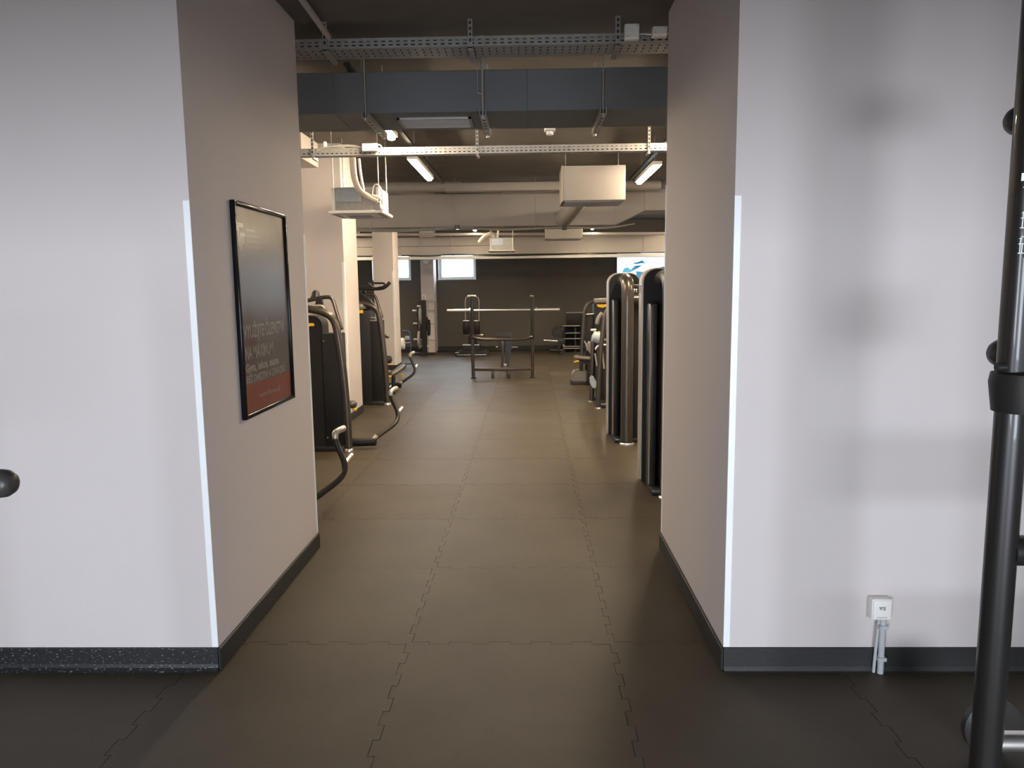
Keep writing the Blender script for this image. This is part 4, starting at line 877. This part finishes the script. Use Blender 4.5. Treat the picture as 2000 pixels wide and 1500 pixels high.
# twin bar emblem and three small lines at the top of the poster
b = B()
for (a, c, e, f_) in ((.055, .075, .80, .905), (.055, .125, .885, .905), (.085, .145, .845, .862), (.085, .100, .78, .862), (.115, .127, .81, .845)):
    box(b, XL+.010, XL+.0108, y0+a, y0+c, z0+e, z0+f_)
obj('emblem', b, INK, t)
for k, (wd) in enumerate((.11, .16, .20, .17)):
    b = B(); box(b, XL+.010, XL+.0107, y0+.17, y0+.17+wd, z0+.875-k*.026, z0+.885-k*.026); obj('small_line', b, mat('poster_faint', (.66, .62, .58), .5), t)
pg = bpy.data.materials.new('poster_glazing'); pg.use_nodes = True; nt = pg.node_tree; N = nt.nodes; N.clear()
gl = N.new('ShaderNodeBsdfGlossy'); gl.inputs['Roughness'].default_value = .22; tr = N.new('ShaderNodeBsdfTransparent'); fr = N.new('ShaderNodeFresnel'); fr.inputs[0].default_value = 1.5
ms = N.new('ShaderNodeMixShader'); om = N.new('ShaderNodeOutputMaterial'); nt.links.new(fr.outputs[0], ms.inputs[0]); nt.links.new(tr.outputs[0], ms.inputs[1]); nt.links.new(gl.outputs[0], ms.inputs[2]); nt.links.new(ms.outputs[0], om.inputs[0])
b = B(); b.faces.new([b.verts.new(v) for v in ((XL+.013, y0+fw, z0+fw), (XL+.013, y1-fw, z0+fw), (XL+.013, y1-fw, z1-fw), (XL+.013, y0+fw, z1-fw))]); g_ = obj('glazing', b, pg, t)
if g_.data.polygons[0].normal.x < 0: g_.data.flip_normals()

# ------------------------------------------------------------------ wall socket with conduit
Yw = YN
a, c = P(1702, 1211, Yw-.045), P(1743, 1171, Yw-.045)
t = thing('wall_socket', 'white surface wall socket above the skirting right of the passage', 'socket', ((a.x+c.x)/2, Yw, a.z))
b = B(); box(b, a.x, c.x, Yw-.045, Yw-.0005, a.z, c.z, .004); obj('housing', b, WHITE, t, True)
b = B(); box(b, a.x+.004, c.x-.004, Yw-.050, Yw-.044, a.z+.004, c.z-.004, .003); fp = obj('face_plate', b, WHITE, t, True)
cx, cz = (a.x+c.x)/2, (a.z+c.z)/2
b = B(); box(b, cx-.014, cx+.014, Yw-.0515, Yw-.0495, cz+.008, cz+.014, .001, 1); box(b, cx-.010, cx-.003, Yw-.052, Yw-.0495, cz+.002, cz+.009); box(b, cx+.003, cx+.012, Yw-.052, Yw-.0495, cz+.0, cz+.007); obj('outlet_mark', b, GREYLINE, fp)
b = B(); box(b, cx-.02, cx+.02, Yw-.0515, Yw-.0495, a.z+.012, a.z+.014); obj('seam', b, GREYLINE, fp)
xx = P(1722, 1260, Yw-.03).x
t = thing('conduit', 'grey conduit pipes running from the wall socket down to the floor', 'conduit', (xx, Yw-.03, 0))
b = B(); tube(b, [(xx, Yw-.030, .001), (xx, Yw-.030, a.z+.002)], .0125, 0, 14); obj('pipe', b, GREYP, t, True)
b = B(); tube(b, [(xx-.024, Yw-.022, .001), (xx-.020, Yw-.022, .10), (xx-.014, Yw-.022, a.z-.03), (xx-.012, Yw-.022, a.z+.002)], .0065, .03, 10); obj('thin_pipe', b, GREYP, t, True)
for z_ in (.066, a.z-.035):
    b = B(); box(b, xx-.019, xx+.017, Yw-.048, Yw-.002, z_-.008, z_+.008, .003); obj('clip', b, GREYP, t)

# ------------------------------------------------------------------ foreground machine at right edge
Yg = 1.95; q = lambda px, py, y=Yg: P(px, py, y)
pb_ = q(1924, 1480)
t = thing('cable_machine', 'black tubular machine frame at the right edge, with round grips and picture placard', 'gym machine', (pb_.x, Yg, 0))
xp = q(1938, 1300).x
zk = q(1975, 770).z
b = B(); tube(b, [(xp, Yg, .0), (xp, Yg, zk)], .0385, 0, 28); obj('lower_post', b, BLACK, t, True)
b = B(); box(b, xp-.036, xp+.085, Yg-.032, Yg+.04, zk-.05, 2.75, .028, 5); up = obj('upper_post', b, BLACK, t, True)
b = B(); lathe(b, [(.05, -.03), (.072, -.045), (.082, .03), (.078, .055), (.06, .06)], (xp+.03, Yg, zk+.0), 'z', 32); obj('collar', b, BLK2, t, True)
b = B(); tube(b, [(xp-.030, Yg-.01, zk+.072), (xp-.052, Yg-.01, zk+.072)], .012, 0, 10); obj('locking_pin', b, BLACK, t, True)
def grip(px, py, yy, L=.16):
    e = q(px, py, yy); b = B(); tube(b, [e+Vector((.03, 0, 0)), e+Vector((L, 0, 0))], .040, 0, 24, cap=1.0); return obj('round_grip', b, PAD, t, True)
grip(1970, 236, 2.12); grip(1937, 690, 2.12)
b = B(); tube(b, [(xp+.05, Yg, P(2000, 1075, Yg).z), (xp+.8, Yg, P(2000, 1075, Yg).z)], .034, 0, 20); tube(b, [(xp+.02, Yg, P(2000, 1075, Yg).z), (xp+.07, Yg, P(2000, 1075, Yg).z)], .040, 0, 20); obj('cross_bar', b, BLACK, t, True)
b = B(); tube(b, [(xp+.02, Yg, P(2000, 1450, Yg).z), (xp+.8, Yg, P(2000, 1450, Yg).z)], .030, 0, 20); obj('cross_bar', b, CHROME, t, True)
b = B(); tube(b, [(xp+.8, Yg, 0), (xp+.8, Yg, 2.7)], .0385, 0, 20); obj('rear_post', b, BLACK, t, True)
b = B(); tube(b, [(xp, Yg, 2.7), (xp+.85, Yg, 2.7)], .04, 0, 20); obj('top_beam', b, BLACK, t, True)
b = B(); box(b, xp-.17, xp+.9, Yg-.03, Yg+.10, .0, .055, .01); obj('base_beam', b, BLACK, t, True)
# placard with white pictograms
zp0, zp1 = q(1985, 505).z, q(1985, 325).z
b = B(); box(b, xp-.018, xp+.078, Yg-.040, Yg-.031, zp0, zp1, .002, 1); pl = obj('placard', b, mat('placard_black', (.01, .01, .01), .3), t)
WI = mat('pictogram_white', (.75, .80, .80), .5); yq = Yg-.0412
def bar(pts, r=.0012):
    b = B(); tube(b, [P(x, y, yq) for x, y in pts], r, 0, 6); return obj('pictogram', b, WI, pl)
b = B(); prism(b, [P(x, y, yq) for x, y in ((1996, 338), (2008, 337), (2008, 352), (1994.5, 353.5))], (0, .001, 0)); obj('pictogram', b, WI, pl)
bar([(1998, 365.5), (2008, 365)])
bar([(1999, 413), (1998, 425), (1996, 445)]); bar([(1996, 416), (2003, 415)]); bar([(1994, 426), (2003, 425)]); bar([(1992, 445), (2006, 444.5)])
bar([(1991, 494.5), (1993, 470), (1995, 463), (2006, 461)]); bar([(1991, 466), (1996, 466)]); bar([(1989.5, 476.5), (2006, 475.5)]); bar([(1995, 494.5), (1996.5, 477)]); bar([(1987.5, 494.8), (2006, 494)])
# round plate leaning behind the post
c_ = P(1915, 1490, 2.45); b = B(); lathe(b, [(.03, -.02), (.085, -.02), (.10, -.012), (.10, .012), (.085, .02), (.03, .02)], (c_.x, 2.40, .105), 'y', 36)
tag(obj('weight_plate', b, PAD, None, True), 'dark round weight plate standing on the floor behind the black frame at right', 'weight plate')

# ------------------------------------------------------------------ machine at the left edge, only a grip in view
Yh = 1.45; e = P(8, 944, Yh)
t = thing('press_machine', 'black rounded grip end poking in at the left edge, rest out of view', 'gym machine', (e.x-.35, Yh, 0))
b = B(); lathe(b, [(.010, .028), (.020, .024), (.0275, .012), (.029, 0), (.029, -.10)], e-Vector((.005, 0, 0)), 'x', 28); obj('grip', b, PAD, t, True)
b = B(); tube(b, [(e.x-.35, Yh, e.z), (e.x-.08, Yh, e.z)], .018, 0, 14); obj('handle_bar', b, BLACK, t, True)
b = B(); tube(b, [(e.x-.35, Yh, 0), (e.x-.35, Yh, 1.5)], .035, 0, 16); obj('post', b, BLACK, t, True)
b = B(); box(b, e.x-.6, e.x-.2, Yh-.3, Yh+.3, 0, .05, .01); obj('base', b, BLACK, t, True)
